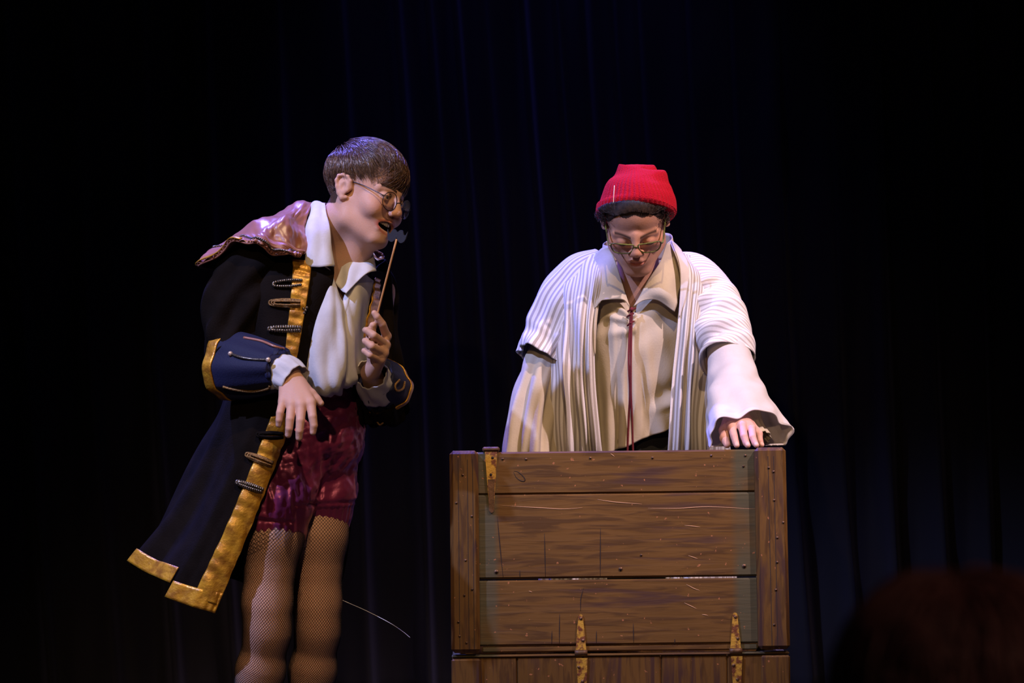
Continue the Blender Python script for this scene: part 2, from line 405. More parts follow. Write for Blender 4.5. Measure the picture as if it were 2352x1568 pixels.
for (a, b, n) in ((.0, lw(1334), 0), (lw(1330.5), lw(1139), .0015), (lw(1138.3), LH, 0)):
    lp('plank', (-HX+.03, max(a, .016), -.02), (HX-.03, b, n), M_WH, .0045)
lp('rim_board', (-HX+.03, .016, -.085), (-HX+.052, LH-.023, -.021), M_WV); lp('rim_board', (HX-.052, .016, -.085), (HX-.03, LH-.023, -.021), M_WV)
lp('lower_rail', (-HX+.078, .0, -.03), (HX-.08, .015, -.004), M_WH)
for s, w in ((-1, .073), (1, .080)):
    x0, x1 = (-HX, -HX+w) if s < 0 else (HX-w, HX)
    lp('batten', (x0, .0, -.02), (x1, LH+.003, .026), M_WV, .009)
    # grooves between the boards a batten is made of
    for gx in ((.30, .62, .80) if s < 0 else (.42, .60)):
        lp('groove', (x0+w*gx-.0009, .01, .0255), (x0+w*gx+.0009, LH-.02, .0263), M_CRACK, .0002)
# trunk box
def bp_(name, lo, hi, m, bev=.003): return obj(name, *box(lo, hi, bev), m, trunk, smooth=False)
xs = [-HX+.002, -.262, -.095, .102, .27, HX-.002]
for a, b in zip(xs[:-1], xs[1:]): bp_('back_plank', (a+.0008, .008+.001*(a > 0), .0), (b-.0008, .030, .392), M_WV)
for s in (-1, 1): bp_('corner_batten', (s*HX-(.073 if s > 0 else 0), -.004, 0), (s*HX+(.073 if s < 0 else 0), .0075, .390), M_WV, .004)
bp_('end_panel', (-HX+.002, .031, 0), (-HX+.022, .45, .392), M_WH); bp_('end_panel', (HX-.022, .031, 0), (HX-.002, .45, .392), M_WH)
bp_('front_panel', (-HX+.002, .4505, 0), (HX-.002, .47, .392), M_WV); bp_('base_board', (-HX+.023, .031, .01), (HX-.023, .45, .03), M_WH)
bp_('rim_strip', (-HX+.001, .004, .3925), (HX-.001, .034, .398), M_WH, .002)
# strap hinges: a tapered leaf on the lid, a knuckle, a tapered leaf on the box
def prism(poly, n0, n1, f):
    k = len(poly); V = [(x, w, n0) for x, w in poly]+[(x, w, n1) for x, w in poly]
    return f(np.array(V)), [list(range(k))[::-1], list(range(k, 2*k))]+[[i, (i+1) % k, k+(i+1) % k, k+i] for i in range(k)]
def leaf(x, w0, w1, a, b):
    up = 1 if w1 > w0 else -1
    tip = [(x+b*math.sin(t), w1+up*b*math.cos(t)) for t in np.linspace(-math.pi/2, math.pi/2, 7)]
    pl = [(x-a, w0)]+tip+[(x+a, w0)]
    return pl if up < 0 else pl
BX = lambda p: np.stack([p[..., 0], .008-p[..., 2], p[..., 1]], -1)
for px in (1334, 1690):
    x = lux(px)
    h = obj('strap_hinge', *prism(leaf(x, .004, .088, .0135, .0058), 0.0, .005, LD), M_HINGE, trunk, smooth=False, label='chipped yellow iron strap hinge')
    obj('hinge_leaf', *prism(leaf(x+.002, .388, .235, .0145, .006), 0, .005, BX), M_HINGE, h, smooth=False)
    k0 = LD(np.array([[x-.016, -.003, .004], [x+.016, -.003, .004]])); obj('knuckle', *wire(k0, .0075, 4, 12), M_HBROWN, h)
    for pw, fr in (((x+.001, .083), LD), ((x+.006, .028), LD), ((x-.006, .366), BX), ((x+.003, .33), BX)):
        c = fr(np.array([[pw[0], pw[1], .004], [pw[0], pw[1], .0065], [pw[0], pw[1], .0075]]))
        obj('rivet', *capped(tube(c, [.0042, .004, .002], n=5, m=10, ref=(1, 0, 0))), M_SCREW, h)
# hasp at the free edge, now on top
x = lux(1132)
hs = obj('hasp', *prism([(x-.016, LH+.004), (x-.007, LH-.135), (x-.0065, LH-.148), (x-.004, LH-.153), (x, LH-.155), (x+.004, LH-.153), (x+.0065, LH-.148), (x+.007, LH-.135), (x+.016, LH+.004)], .0005, .0055, LD), M_HINGE, trunk, smooth=False, label='yellow iron hasp hanging over the lid edge')
obj('hasp_knuckle', *box((x-.022, LH+.001, -.02), (x+.022, LH+.013, .010), .004, LD), M_HBROWN, hs, smooth=False)
obj('hasp_tip', *prism([(x-.0072, LH-.128), (x-.0068, LH-.148), (x-.004, LH-.1535), (x, LH-.1555), (x+.004, LH-.1535), (x+.0068, LH-.148), (x+.0072, LH-.128), (x+.009, LH-.07), (x-.009, LH-.07)], .0056, .0062, LD), M_HBROWN, hs, smooth=False)
for pw in ((x+.004, LH-.015), (x-.001, LH-.058)):
    c = LD(np.array([[pw[0], pw[1], .005], [pw[0], pw[1], .0068]])); obj('rivet_hole', *capped(tube(c, [.0036, .0034], n=3, m=10, ref=(1, 0, 0))), M_CRACK, hs)
# screws, given in the pixels of the lid
SCR = [(127,260),(85,435),(183,520),(140,795),(180,978),(130,1015),(98,1268),(141,1310),(383,157),(534,160),(945,157),(1343,160),(1720,150),(1925,220),(1938,152),(2080,235),(2110,260),(2110,440),(2120,830),(2108,1002),(2092,1220),(335,868),(1127,860),(1915,850),(1260,773),(2165,580),(2125,675),(90,1180)]
for i, (a, b) in enumerate(SCR):
    u, w = lux(1020+a/2.761), lw(1000+b/2.761); on_b = u < -HX+.072 or u > HX-.079; n = .026 if on_b else .0015*(lw(1330) < w < lw(1140))
    r = .0052 if b in (868, 860, 850) else .0031
    c = LD(np.array([[u, w, n-.001], [u, w, n+.0014], [u, w, n+.0020], [u, w, n+.0008]])); V = tube(c, [r, r, r*.75, r*.35], n=7, m=12, ref=(1, 0, 0))
    obj('screw', *capped(V), M_SCREW, lid)
# scratches and shallow cracks in the planks
rs = np.random.RandomState(2)
def mark(name, pts, r, m):
    q = [(lux(1020+a/2.761), lw(1000+b/2.761)) for a, b in pts]
    c = LD(np.array([[u, w, .0015*(lw(1330) < w < lw(1140))+.0002] for u, w in q])); obj(name, *wire(c, r, len(c)*4, 5, taper=lambda t: .25+.75*np.sin(np.pi*np.clip(t, .03, .97))), m, lid)
for p_ in ([(985,420),(1100,438),(1270,452)], [(360,450),(520,462),(640,470),(760,478),(890,470)], [(1310,478),(1500,482),(1700,474),(2000,492)], [(1545,960),(1590,985),(1630,1000)], [(1530,1076),(1610,1115)], [(540,990),(562,998)], [(1560,780),(1620,800)], [(1540,590),(1640,600)], [(1075,130),(1100,150)], [(1640,1150),(1680,1156)]):
    mark('scratch', p_, .0012, M_SCRATCH)
for p_ in ([(345,520),(360,700),(378,905)], [(645,630),(648,905)], [(1003,600),(1000,760),(997,905)], [(890,975),(872,1040),(868,1120)], [(735,1135),(730,1320)], [(685,1240),(682,1325)], [(968,1245),(966,1320)], [(1203,1200),(1203,1320)], [(1465,1300),(1465,1330)], [(485,860),(485,905)], [(455,235),(480,240),(515,270),(525,295),(500,297),(470,275),(452,240)]):
    mark('crack', p_, .0013, M_CRACK)
# ------------------------------------------------------------------ people: shared sculpting
def frame(fwd, xaxis):                                   # columns: the head's left, back, up
    y = -nrm(np.array(fwd, float)); x = np.array(xaxis, float); x = nrm(x-y*(x @ y)); return np.stack([x, y, np.cross(x, y)], 1)
def sculpt_head(S, R, T, sc, smile, cr=(.074, .094, .080), ez=0.0):
    S.frame(R, T, sc); e, c = S.ell, S.cone
    e((0, .020, .040), cr); e((0, -.022, .034), (.064, .062, .066), .03); e((0, -.026, -.038), (.059, .058, .070), .03)
    for s in (-1, 1):
        c((s*.056, .014, -.04), (s*.048, .0, -.074), .013, .015, .03); c((s*.048, 0, -.074), (s*.018, -.066, -.101), .016, .015, .026)
        e((s*.041, -.055, -.026), (.024, .022, .021), .02)
        if smile: e((s*.040, -.064, -.038), (.021, .020, .019), .018)
        c((s*.011, -.083, .018+ez), (s*.047, -.064, .016+ez), .008, .007, .012)
    e((0, -.071, -.101), (.021, .018, .015), .02)
    e((0, -.068, -.064), (.034, .025, .028), .02)
    for s in (-1, 1): e((s*.031, -.094, ez), (.019, .016, .0115), .010, 's')
    # nose
    c((0, -.085, .012), (0, -.104, -.027), .0078, .0098, .010); e((0, -.1035, -.030), (.0122, .0105, .0100), .006)
    for s in (-1, 1): e((s*.0125, -.0965, -.035), (.0075, .0095, .0075), .006); e((s*.007, -.1015, -.0415), (.0030, .0040, .003), .003, 's')
    # eyelids over the eyeballs, then the slit
    for s in (-1, 1):
        e((s*.031, -.0735, ez-.001), (.0145, .0138, .0135), .004)
        if smile: e((s*.031, -.090, -.0020), (.0122, .008, .0030), .002, 's')
        else: c((s*.020, -.0865, ez-.006), (s*.042, -.083, ez-.006), .0010, .0010, .002, 's')
    # mouth
    if smile:
        for s in (-1, 1):
            S.chain([(s*.037, -.063, -.050), (s*.021, -.084, -.0555), (0, -.0915, -.0565)], [.0035, .0045, .005], .005)
            S.chain([(s*.037, -.063, -.051), (s*.023, -.077, -.077), (0, -.0845, -.0875)], [.0035, .0058, .0068], .006)
        e((0, -.076, -.0665), (.0295, .032, .0118), .004, 's')
    else:
        for s in (-1, 1):
            S.chain([(s*.024, -.080, -.0635), (s*.010, -.0915, -.0600), (0, -.0925, -.0605)], [.0028, .0048, .0045], .005)
            S.chain([(s*.022, -.080, -.0655), (s*.010, -.0895, -.0705), (0, -.0905, -.0712)], [.003, .0058, .006], .006)
            c((s*.021, -.0905, -.0645), (0, -.098, -.0655), .0010, .0016, .003, 's')
        c((0, -.1, -.050), (0, -.1, -.056), .003, .003, .006, 's')
    # ears
    for s in (-1, 1):
        rim = [(s*.0735, -.002, .002), (s*.0775, .000, .013), (s*.0815, .009, .021), (s*.0845, .021, .023), (s*.0865, .032, .018), (s*.0865, .035, .006), (s*.0835, .030, -.008), (s*.079, .022, -.021), (s*.0755, .012, -.031), (s*.073, .003, -.028)]
        e((s*.0785, .017, -.002), (.0062, .0195, .027), .006)
        S.chain(rim, [.0034, .0038, .0042, .0044, .0044, .0042, .0042, .005, .0062, .0045], .004)
        e((s*.0880, .012, -.005), (.0085, .0085, .012), .003, 's'); e((s*.0885, .021, .011), (.0055, .009, .007), .003, 's'); c((s*.0725, -.002, -.004), (s*.077, .001, -.012), .0045, .0045, .004)
    S.frame()
SKIN_DTYPE = None
def head_colour(V, R, T, sc, base, smile, ez=0.0):
    p = (V-T) @ R/sc; x, y, z = np.abs(p[:, 0]), p[:, 1], p[:, 2]
    c = np.tile(np.array(base, float), (len(V), 1))
    def blend(w, col): nonlocal c; w = np.clip(w, 0, 1)[:, None]; c = c*(1-w)+np.array(col)*w
    front = (y < -.055)
    blend(.35*np.exp(-((x-.040)**2+(z+.030)**2)/.0005)*front, (base[0]*1.05, base[1]*.62, base[2]*.58))          # cheeks
    blend(.3*np.exp(-(x**2+(z+.034)**2)/.00015)*(y < -.09), (base[0]*1.02, base[1]*.66, base[2]*.62))
    lip = (base[0]*.86, base[1]*.48, base[2]*.50)
    if smile:
        q = np.abs(np.hypot(x/.033, (z+.0685-.25*np.clip(x-.02,0,1))/.0165)-1); blend((1.2-q/.19)*(y < -.068), lip)
        blend(((np.hypot(x/.030, (z+.0665)/.0125) < 1) & (y > -.079) & (y < -.04)).astype(float), (.05, .012, .012))
    else: blend((1.6-np.hypot(x/.0245, (z+.0655)/.0095)*1.5)*(y < -.075), lip)
    # eyebrows
    bz = .0185+ez+(.006 if smile else .004)*np.sin(np.clip((x-.010)/.04, 0, 1)*2.4); blend((1.3 if smile else .95)*np.exp(-((z-bz)/.0036)**2)*(x > .011)*(x < .050)*(y < -.05), (.035, .018, .012))
    # lash line
    if smile: blend(np.exp(-((np.hypot((x-.031)/.0125, (z+.0015)/.0045)-1)/.22)**2)*front*(z > -.003)*(np.abs(x-.031) < .016), (.03, .015, .01))
    else: blend(1.2*np.exp(-((z-ez+.006+.0015*np.cos((x-.031)*200))/.0018)**2)*(np.abs(x-.031) < .014)*front, (.03, .015, .01))
    return c, p
def ball(c, r, n=14, m=20):
    t = np.linspace(0.02, math.pi-.02, n); V = np.stack([np.stack([np.sin(a)*np.cos(np.linspace(0, 2*np.pi, m, False)), np.sin(a)*np.sin(np.linspace(0, 2*np.pi, m, False)), np.full(m, np.cos(a))], -1) for a in t])
    return capped((V*np.asarray(r)+np.asarray(c)))
def hand(S, wrist, rw, knuckles, fingers, rf, thumb, rt, palm=None):
    """fingers: lists of joints after the knuckle; all points in the room"""
    wrist = np.asarray(wrist)
    for i, (k, f, r) in enumerate(zip(knuckles, fingers, rf)):
        w = wrist+(np.asarray(knuckles).mean(0)-wrist)*.12+(np.asarray(k)-np.asarray(knuckles).mean(0))*.45
        S.cone(w, k, rw*.62, r*1.22, .014)
    for k, f, r in zip(knuckles, fingers, rf):
        pts = [k]+list(f); rr = [r*1.12]+[r*(1.0-.11*j) for j in range(len(f))]
        S.cone(pts[0], pts[1], rr[0], rr[1], .005); S.chain(pts[1:], rr[1:], .0012)
    S.chain(thumb, rt, .008)
def limb_weave(S, axis, radius, n_lines, n_len, pitch, r, off):
    """fishnet threads: two families of helices around a limb, laid on the sculpted skin"""
    ax_ = np.asarray(axis); sl = np.r_[0, np.cumsum(np.linalg.norm(np.diff(ax_, axis=0), axis=1))]; A = np.stack([np.interp(np.linspace(0, sl[-1], n_len), sl, ax_[:, i]) for i in range(3)], 1)
    for _ in range(60): A[1:-1] = A[1:-1]*.5+(A[:-2]+A[2:])*.25
    T = nrm(np.gradient(A, axis=0)); ref = np.array([0, -1., 0]); X = nrm(ref-T*(T @ ref)[:, None]); Y = np.cross(T, X)
    s = np.zeros(n_len); s[1:] = np.cumsum(np.linalg.norm(np.diff(A, axis=0), axis=1))
    out = []
    for sg in (-1, 1):
        th = (np.arange(n_lines)*2*np.pi/n_lines)[:, None]+sg*pitch*s[None]
        d = X[None]*np.cos(th)[..., None]+Y[None]*np.sin(th)[..., None]; rr = np.full(th.shape, radius)
        for _ in range(9):
            f = S.at(A[None]+d*rr[..., None]); rr = rr-f*.95
        out.append(A[None]+d*(rr+off)[..., None])
    return np.concatenate(out)
def threads(C, r, sides=3):                              # (lines, n, 3) -> one mesh of thin tubes
    k, n = C.shape[:2]; T = nrm(np.gradient(C, axis=1)); ref = np.array([.31, .22, .9]); X = nrm(ref-T*(T @ ref)[..., None]); Y = np.cross(T, X)
    th = np.arange(sides)*2*np.pi/sides; rr = r if np.ndim(r) else np.full((k, n), r)
    V = C[:, :, None]+(X[:, :, None]*np.cos(th)[None, None, :, None]+Y[:, :, None]*np.sin(th)[None, None, :, None])*rr[:, :, None, None]
    F = grid_faces(n, sides, True); F = (F[None]+(np.arange(k)*n*sides)[:, None, None]).reshape(-1, 4)
    return V.reshape(-1, 3), F
def hair_strands(R, T, sc, roots, flow, length, lift, seed, ell_c, ell_r, n=9, w=.0011, curl=0, clump=0):
    """strands combed over the scalp ellipsoid; roots (k,3) local unit directions; returns mesh in the room"""
    rs = np.random.RandomState(seed); k = len(roots); c = np.asarray(ell_c); r = np.asarray(ell_r)
    p = c+roots*r; C = np.zeros((k, n, 3)); L = length/(n-1); jit = rs.normal(size=(k, 3))*(.22 if not clump else .12); jit = jit+(clump*np.stack([wob(roots, 14, seed+i) for i in range(3)], 1) if clump else 0); prev = None
    lf = lift*(.4+.8*rs.rand(k))
    for i in range(n):
        t = i/(n-1); q = (p-c)/r; u = np.linalg.norm(q, axis=1, keepdims=True); q = q/np.maximum(u, 1e-6)
        nn = nrm(q/r); C[:, i] = c+q*r+nn*(lf*np.sin(np.pi*min(t*.75+.08, 1))+.001)[:, None]+(curl*np.sin(t*9+rs.rand(k)*0+jit[:, 0]*20)[:, None]*np.roll(nn, 1, 1) if curl else 0)
        for ec, er in (((0, -.022, .034), (.069, .067, .071)), ((0, -.026, -.038), (.061, .060, .072))):     # stay outside forehead and temples
            z_ = (C[:, i]-np.array(ec))/np.array(er); g = np.linalg.norm(z_, axis=1, keepdims=True); C[:, i] = np.where(g < 1.03, np.array(ec)+z_/np.maximum(g, .2)*np.array(er)*1.03, C[:, i])
        d = flow(C[:, i], q)+jit; d = d-nn*(d*nn).sum(1, keepdims=True); d = nrm(d)
        if prev is not None: d = nrm(d+1.2*prev)
        prev = d; p = c+q*r+d*L[:, None]
    rad = w*sc*(1-.75*np.linspace(0, 1, n)[None]**2)*(.7+.6*rs.rand(k, 1))
    C = (C*sc) @ R.T+T
    return threads(C, rad, 3)
def sphere_dirs(k, seed):
    rs = np.random.RandomState(seed); return nrm(rs.normal(size=(k, 3)))
def flap(rows, nr, nc, fn=None, closed=False):
    V = sheet(PL(rows), nr, nc, closed)
    if fn is not None:
        u, v = np.meshgrid(np.linspace(0, 1, nc), np.linspace(0, 1, nr)); V = warp(V, fn(u, v), closed)
    return V
def body_object(S, boxes, base, m, parent, colour=None):
    vs, fs, n = [], [], 0
    for lo, hi, h in boxes:
        V, F = S.mesh(lo, hi, h); V = relax(V, F, 1, .4); vs.append(V); fs.append(F+n); n += len(V)
    V = np.concatenate(vs); F = np.concatenate(fs); c = np.tile(np.array(base, float), (len(V), 1)) if colour is None else colour(V)
    return obj('body', V, F, m, parent, col=c)
def glasses(name, R, T, sc, shape, m, ml, parent, rw=.0009, hx=.031, ear=(.0745, .012, .012), yl=-.100, wrap=.006, zc=-.002, bridge_z=.004):
    W_ = lambda p: (np.asarray(p, float)*sc) @ R.T+T
    root = None; mb = MB(); rims = []
    for s in (-1, 1):
        q = [(s*(hx+a), yl+wrap*((a+.02*1)/.04)**2 if a > 0 else yl, zc+b) for a, b in shape]; rims.append(q)
        mb.add(*wire(W_(q), rw*sc, len(q)*4, 6, closed=True))
    mb.add(*wire(W_([(-(hx-abs(min(a for a, b in shape))), yl, zc+bridge_z), (0, yl-.003, zc+bridge_z+.003), (hx-abs(min(a for a, b in shape)), yl, zc+bridge_z)]), rw*sc*1.1, 10, 6))
    xo = hx+max(a for a, b in shape)
    for s in (-1, 1):
        mb.add(*wire(W_([(s*xo, yl+wrap*1.6, zc+.006), (s*(xo+.006), yl+.012, zc+.008), (s*.072, -.03, .010), (s*ear[0], ear[1], ear[2]), (s*(ear[0]+.001), ear[1]+.022, ear[2]-.006), (s*(ear[0]), ear[1]+.032, ear[2]-.03)]), rw*sc*1.15, 40, 6))
    root = mb.build(name, m, parent)
    for q in rims:
        q = W_(q); k = len(q)*4; C = spl(q, k, True); c = C.mean(0); N_ = R @ np.array([0, -1., 0])*.0006
        V = np.concatenate([C+N_, C-N_, (c+N_*3)[None], (c-N_*3)[None]]); F = [[2*k, i, (i+1) % k] for i in range(k)]+[[2*k+1, k+(i+1) % k, k+i] for i in range(k)]
        obj('lens', V, F, ml, root)
    return root
M_SKIN = mat('skin', (.6, .4, .3), .55, spec=.28, attr='Col', sss=.12, bump=.12, bscale=300)
M_LENS = mat('spectacle_glass', (1, 1, 1), .03, spec=.5, trans=1.0)
M_EYE = mat('eye_white', (.7, .66, .62), .2, var=(.05, .03, .02), vscale=.1)
M_TEETH = mat('teeth', (.62, .57, .48), .3)
def eyeball(R, T, sc, s, look, parent, ez=0.0):
    c = np.array([s*.031, -.0735, ez-.001]); V, F = ball(c*sc, (.0125*sc,)*3); d = nrm(np.array(look, float)); dd = nrm(V/sc-c) @ d
    col = np.where((dd > .97)[:, None], np.array([.01, .008, .008]), np.where((dd > .88)[:, None], np.array([.09, .06, .04]), np.array([.68, .62, .58])))
    return obj('eye', V @ R.T+T, F, M_SKIN_EYE, parent, col=col)
M_SKIN_EYE = mat('eye', (.7, .7, .7), .15, spec=.6, attr='Col')
# ------------------------------------------------------------------ performer with the dark frock coat
LPOS = P(690, 1870, 0.0); LPOS[2] = 0
left = empty('person', LPOS, 'person in long black coat, white shirt and maroon shorts, leaning and holding a stick', 'person', None)
LR = frame((.81, -.556, -.189), (.505, .8235, -.259)); LT = P(843, 449, -.06); LS = 1.035
SL = Sculpt()
sculpt_head(SL, LR, LT, LS, True)
hl = lambda p: LR @ (np.array(p)*LS)+LT
nb = P(758, 622, .02)                                    # base of the neck
SL.cone(hl((0, .028, -.03)), hl((0, .040, -.075)), .058, .056, .03); SL.cone(hl((0, .040, -.075)), nb, .055, .060, .03); SL.cone(hl((0, -.03, -.085)), P(790, 640, -.04), .034, .045, .03)
lz = .70; TF = np.array([math.sin(lz), -math.cos(lz), 0]); TN = np.array([-math.cos(lz), -math.sin(lz), 0]); TU = np.array([0, 0, 1.])
TA = np.stack([-TN, -TF, TU], 1)                         # torso axes: left, back, up
shR, shL = P(588, 630, -.085), P(862, 672, .125)
SL.ell(P(752, 745, .03), (.145, .098, .17), .04, A=TA); SL.ell(P(728, 900, .02), (.125, .092, .14), .05, A=TA); SL.ell(P(700, 1030, .01), (.150, .108, .125), .05, A=TA)
SL.cone(nb, shR, .050, .048, .05); SL.cone(nb, shL, .050, .048, .05)
elR, wrR = P(533, 846, -.135), P(668, 862, -.270)
elL, wrL = P(880, 925, .03), P(851, 856, -.135)
SL.cone(shR, elR, .047, .037, .02); SL.cone(elR, wrR, .038, .026, .015)
SL.cone(shL, elL, .047, .037, .02); SL.cone(elL, wrL, .038, .025, .015)
# near hand, hanging from the wrist
kn = [P(714, 925, -.325), P(692, 930, -.330), P(670, 928, -.325), P(650, 921, -.315)]
fg = [[P(718, 957, -.345), P(721, 977, -.348), P(719, 992, -.345)], [P(690, 966, -.352), P(688, 989, -.355), P(687, 1005, -.35)], [P(666, 963, -.347), P(664, 984, -.35), P(662, 998, -.345)], [P(643, 948, -.335), P(641, 964, -.337), P(640, 975, -.333)]]
hand(SL, wrR+np.array([.002, -.01, -.008]), .027, kn, fg, [.0106, .0110, .0105, .0094], [P(692, 884, -.285), P(716, 906, -.30), P(727, 917, -.305), P(737, 926, -.308)], [.016, .0115, .0098, .008])
# far hand, closed round the stick
kn = [P(888, 772, -.165), P(886, 792, -.185), P(882, 810, -.195), P(874, 826, -.195)]
fg = [[P(878, 744, -.195), P(866, 727, -.205), P(860, 719, -.205)], [P(858, 770, -.228), P(843, 759, -.222), P(839, 758, -.205)], [P(854, 795, -.232), P(840, 784, -.225), P(838, 782, -.205)], [P(850, 815, -.225), P(838, 806, -.218), P(836, 805, -.20)]]
hand(SL, wrL+np.array([.006, -.01, .012]), .026, kn, fg, [.0098, .0100, .0096, .0088], [P(858, 820, -.165), P(850, 785, -.185), P(853, 762, -.195), P(856, 747, -.203)], [.017, .0125, .010, .0085])
# legs
hipR, hipL = P(640, 1070, -.055), P(735, 1070, .055)
knR, knL = P(613, 1425, -.115), P(729, 1425, -.005)
anR, anL = P(562, 1775, -.085), P(692, 1775, .03)
legs = []
for hip, kn_, an, w in ((hipR, knR, anR, 1.03), (hipL, knL, anL, 1.0)):
    mid = hip+(kn_-hip)*.45+np.array([0, -.015, 0]); cf = kn_+(an-kn_)*.34+np.array([0, .022, 0])
    SL.chain([hip, mid, kn_+np.array([0, .004, .04]), kn_+np.array([0, .008, -.03])], [.088*w, .070*w, .056*w, .051*w], .03)
    SL.ell(kn_+np.array([.0, -.019, .0]), (.034, .026, .040), .03)
    SL.chain([kn_+np.array([0, .008, -.03]), cf, an+np.array([0, 0, .08]), an], [.052*w, .055*w, .034, .030], .03)
    legs.append((hip, mid, kn_, cf, an))
    ft = an*np.array([1, 1, 0])+np.array([0, 0, .035]); toe = ft+np.array([.055, -.135, -.01])
    SL.cone(an, ft, .032, .034, .02); SL.cone(ft+np.array([-.01, .02, -.004]), toe, .030, .024, .02)
LSKIN = (.56, .315, .215)
def lcol(V):
    c, p = head_colour(V, LR, LT, LS, LSKIN, True)
    far = (p[:, 2] < -.125) | (np.linalg.norm(p, axis=1) > .22); c[far] = LSKIN
    # scalp under the hair
    sc_ = (p[:, 2] > .052+.02*np.clip(-p[:, 1]/.1, -1, 1)) | ((p[:, 1] > .035) & (p[:, 2] > -.045)); sc_ &= (np.linalg.norm(p, axis=1) < .2) & (np.abs(p[:, 0]) < .080)
    c[sc_] = (.06, .032, .02)
    for hnd, tips in (((wrR, [fg_[-1] for fg_ in [[P(719, 992, -.345)], [P(687, 1005, -.35)], [P(662, 998, -.345)], [P(640, 975, -.333)]]])),):
        for t in tips: d = np.linalg.norm(V-(t+np.array([0, -.006, 0])), axis=1); c[d < .006] = (.66, .40, .31)
    return c
b = body_object(SL, [(P(690, 690, .22)*[1, 0, 1]+[0, -.26, 0], P(975, 330, .0)*[1, 0, 1]+[0, .22, 0], .0019),
                     (P(600, 1030, -.3)*[1, 0, 1]+[0, -.40, 0], P(760, 835, -.3)*[1, 0, 1]+[0, -.19, 0], .0017),
                     (P(815, 900, -.2)*[1, 0, 1]+[0, -.28, 0], P(910, 700, -.2)*[1, 0, 1]+[0, -.07, 0], .0017),
                     (P(440, 1300, 0)*[1, 0, 1]+[0, -.28, 0], P(960, 600, 0)*[1, 0, 1]+[0, .30, 0], .007),
                     (P(480, 1880, 0)*[1, 0, 1]+[0, -.28, 0], P(840, 1010, 0)*[1, 0, 1]+[0, .24, 0], .0045)], LSKIN, M_SKIN, left, lcol)
for s in (-1, 1): eyeball(LR, LT, LS, s, (.1, -1, -.15), left)
# upper teeth, an arc of small blocks
tw = MB()
for i in range(-4, 5):
    a = i*.23; c = np.array([.0265*math.sin(a), -.056-.0275*math.cos(a), -.0610+.0007*abs(i)])
    V, F = box((-.0032, -.002, -.0048), (.0032, .002, .0045), .0012); ca, sa = math.cos(a), math.sin(a)
    V = V @ np.array([[ca, sa, 0], [-sa, ca, 0], [0, 0, 1]])+c; tw.add((V*LS) @ LR.T+LT, F)
tw.build('teeth', M_TEETH, left)
# fishnet stockings
M_NET = mat('black_fishnet_thread', (.012, .008, .010), .7)
SLeg = Sculpt(); SLeg.ops = SL.ops[-18:]
C = []
for (hip, mid, kn_, cf, an) in legs:
    ax = [hip+(mid-hip)*.35, mid, kn_+np.array([0, .006, .02]), kn_+(cf-kn_)*.55+np.array([0, -.004, 0]), cf, an+np.array([0, 0, .02])]
    C.append(limb_weave(SLeg, ax, .085, 60, 150, 13.0, .0006, .0005))
V, F = threads(np.concatenate(C), .00047, 3); obj('fishnet_stockings', V, F, M_NET, left, kind=None)
M_SHOE = mat('black_shoe_leather', (.012, .011, .011), .35)
for an in (anR, anL):
    SS = Sculpt(); ft = an*np.array([1, 1, 0])+np.array([0, 0, .040]); toe = ft+np.array([.060, -.150, -.012])
    SS.cone(ft+np.array([-.012, .025, 0]), toe, .036, .030, .02); SS.cone(ft+np.array([-.012, .025, -.02]), toe+np.array([0, 0, -.004]), .020, .026, .02)
    c = (ft+toe)/2; V, F = SS.mesh(c-.16, c+.16, .005); V[:, 2] = np.maximum(V[:, 2], .001); obj('shoe', V, F, M_SHOE, left)
# ------------------------------------------------------------------ the coat wearer's clothes: shorts, shirt, coat
M_SATIN = mat('maroon_satin', (.215, .024, .088), .34, metal=.45, spec=.7, sheen=.3, sheen_col=(.9, .3, .5), aniso=.4, bump=.3, bscale=60)
M_SHIRT = mat('white_cotton', (.70, .68, .66), .85, lucent=.15, spec=.2, var=(.60, .58, .56), vscale=25, bump=.12, bscale=260)
M_COAT = mat('black_velveteen', (.0050, .0034, .0026), .88, spec=.06, sheen=.0, var=(.0080, .0055, .0045), vscale=18, bump=.25, bscale=240)
M_NAVY = mat('navy_velvet', (.009, .010, .034), .7, spec=.25, sheen=.10, sheen_col=(.3, .35, 1), bump=.25, bscale=240)
M_GOLD = mat('gold_satin_ribbon', (.66, .34, .025), .36, metal=.3, spec=.6, var=(.33, .14, .014), vscale=34, vstretch=(1, 1, 1.6), bump=.3, bscale=160)
M_BRAID = mat('antique_gold_braid', (.36, .20, .06), .45, metal=.4, var=(.12, .06, .02), vscale=300, bump=.6, bscale=500)
M_CHAIN = mat('dull_silver_sequin_cord', (.34, .28, .20), .28, metal=.8, var=(.05, .04, .04), vscale=420)
M_ROSE = mat('rose_brown_satin', (.29, .110, .062), .36, spec=.7, sheen=.2, sheen_col=(1, .6, .6), aniso=.3, bump=.08, bscale=120)

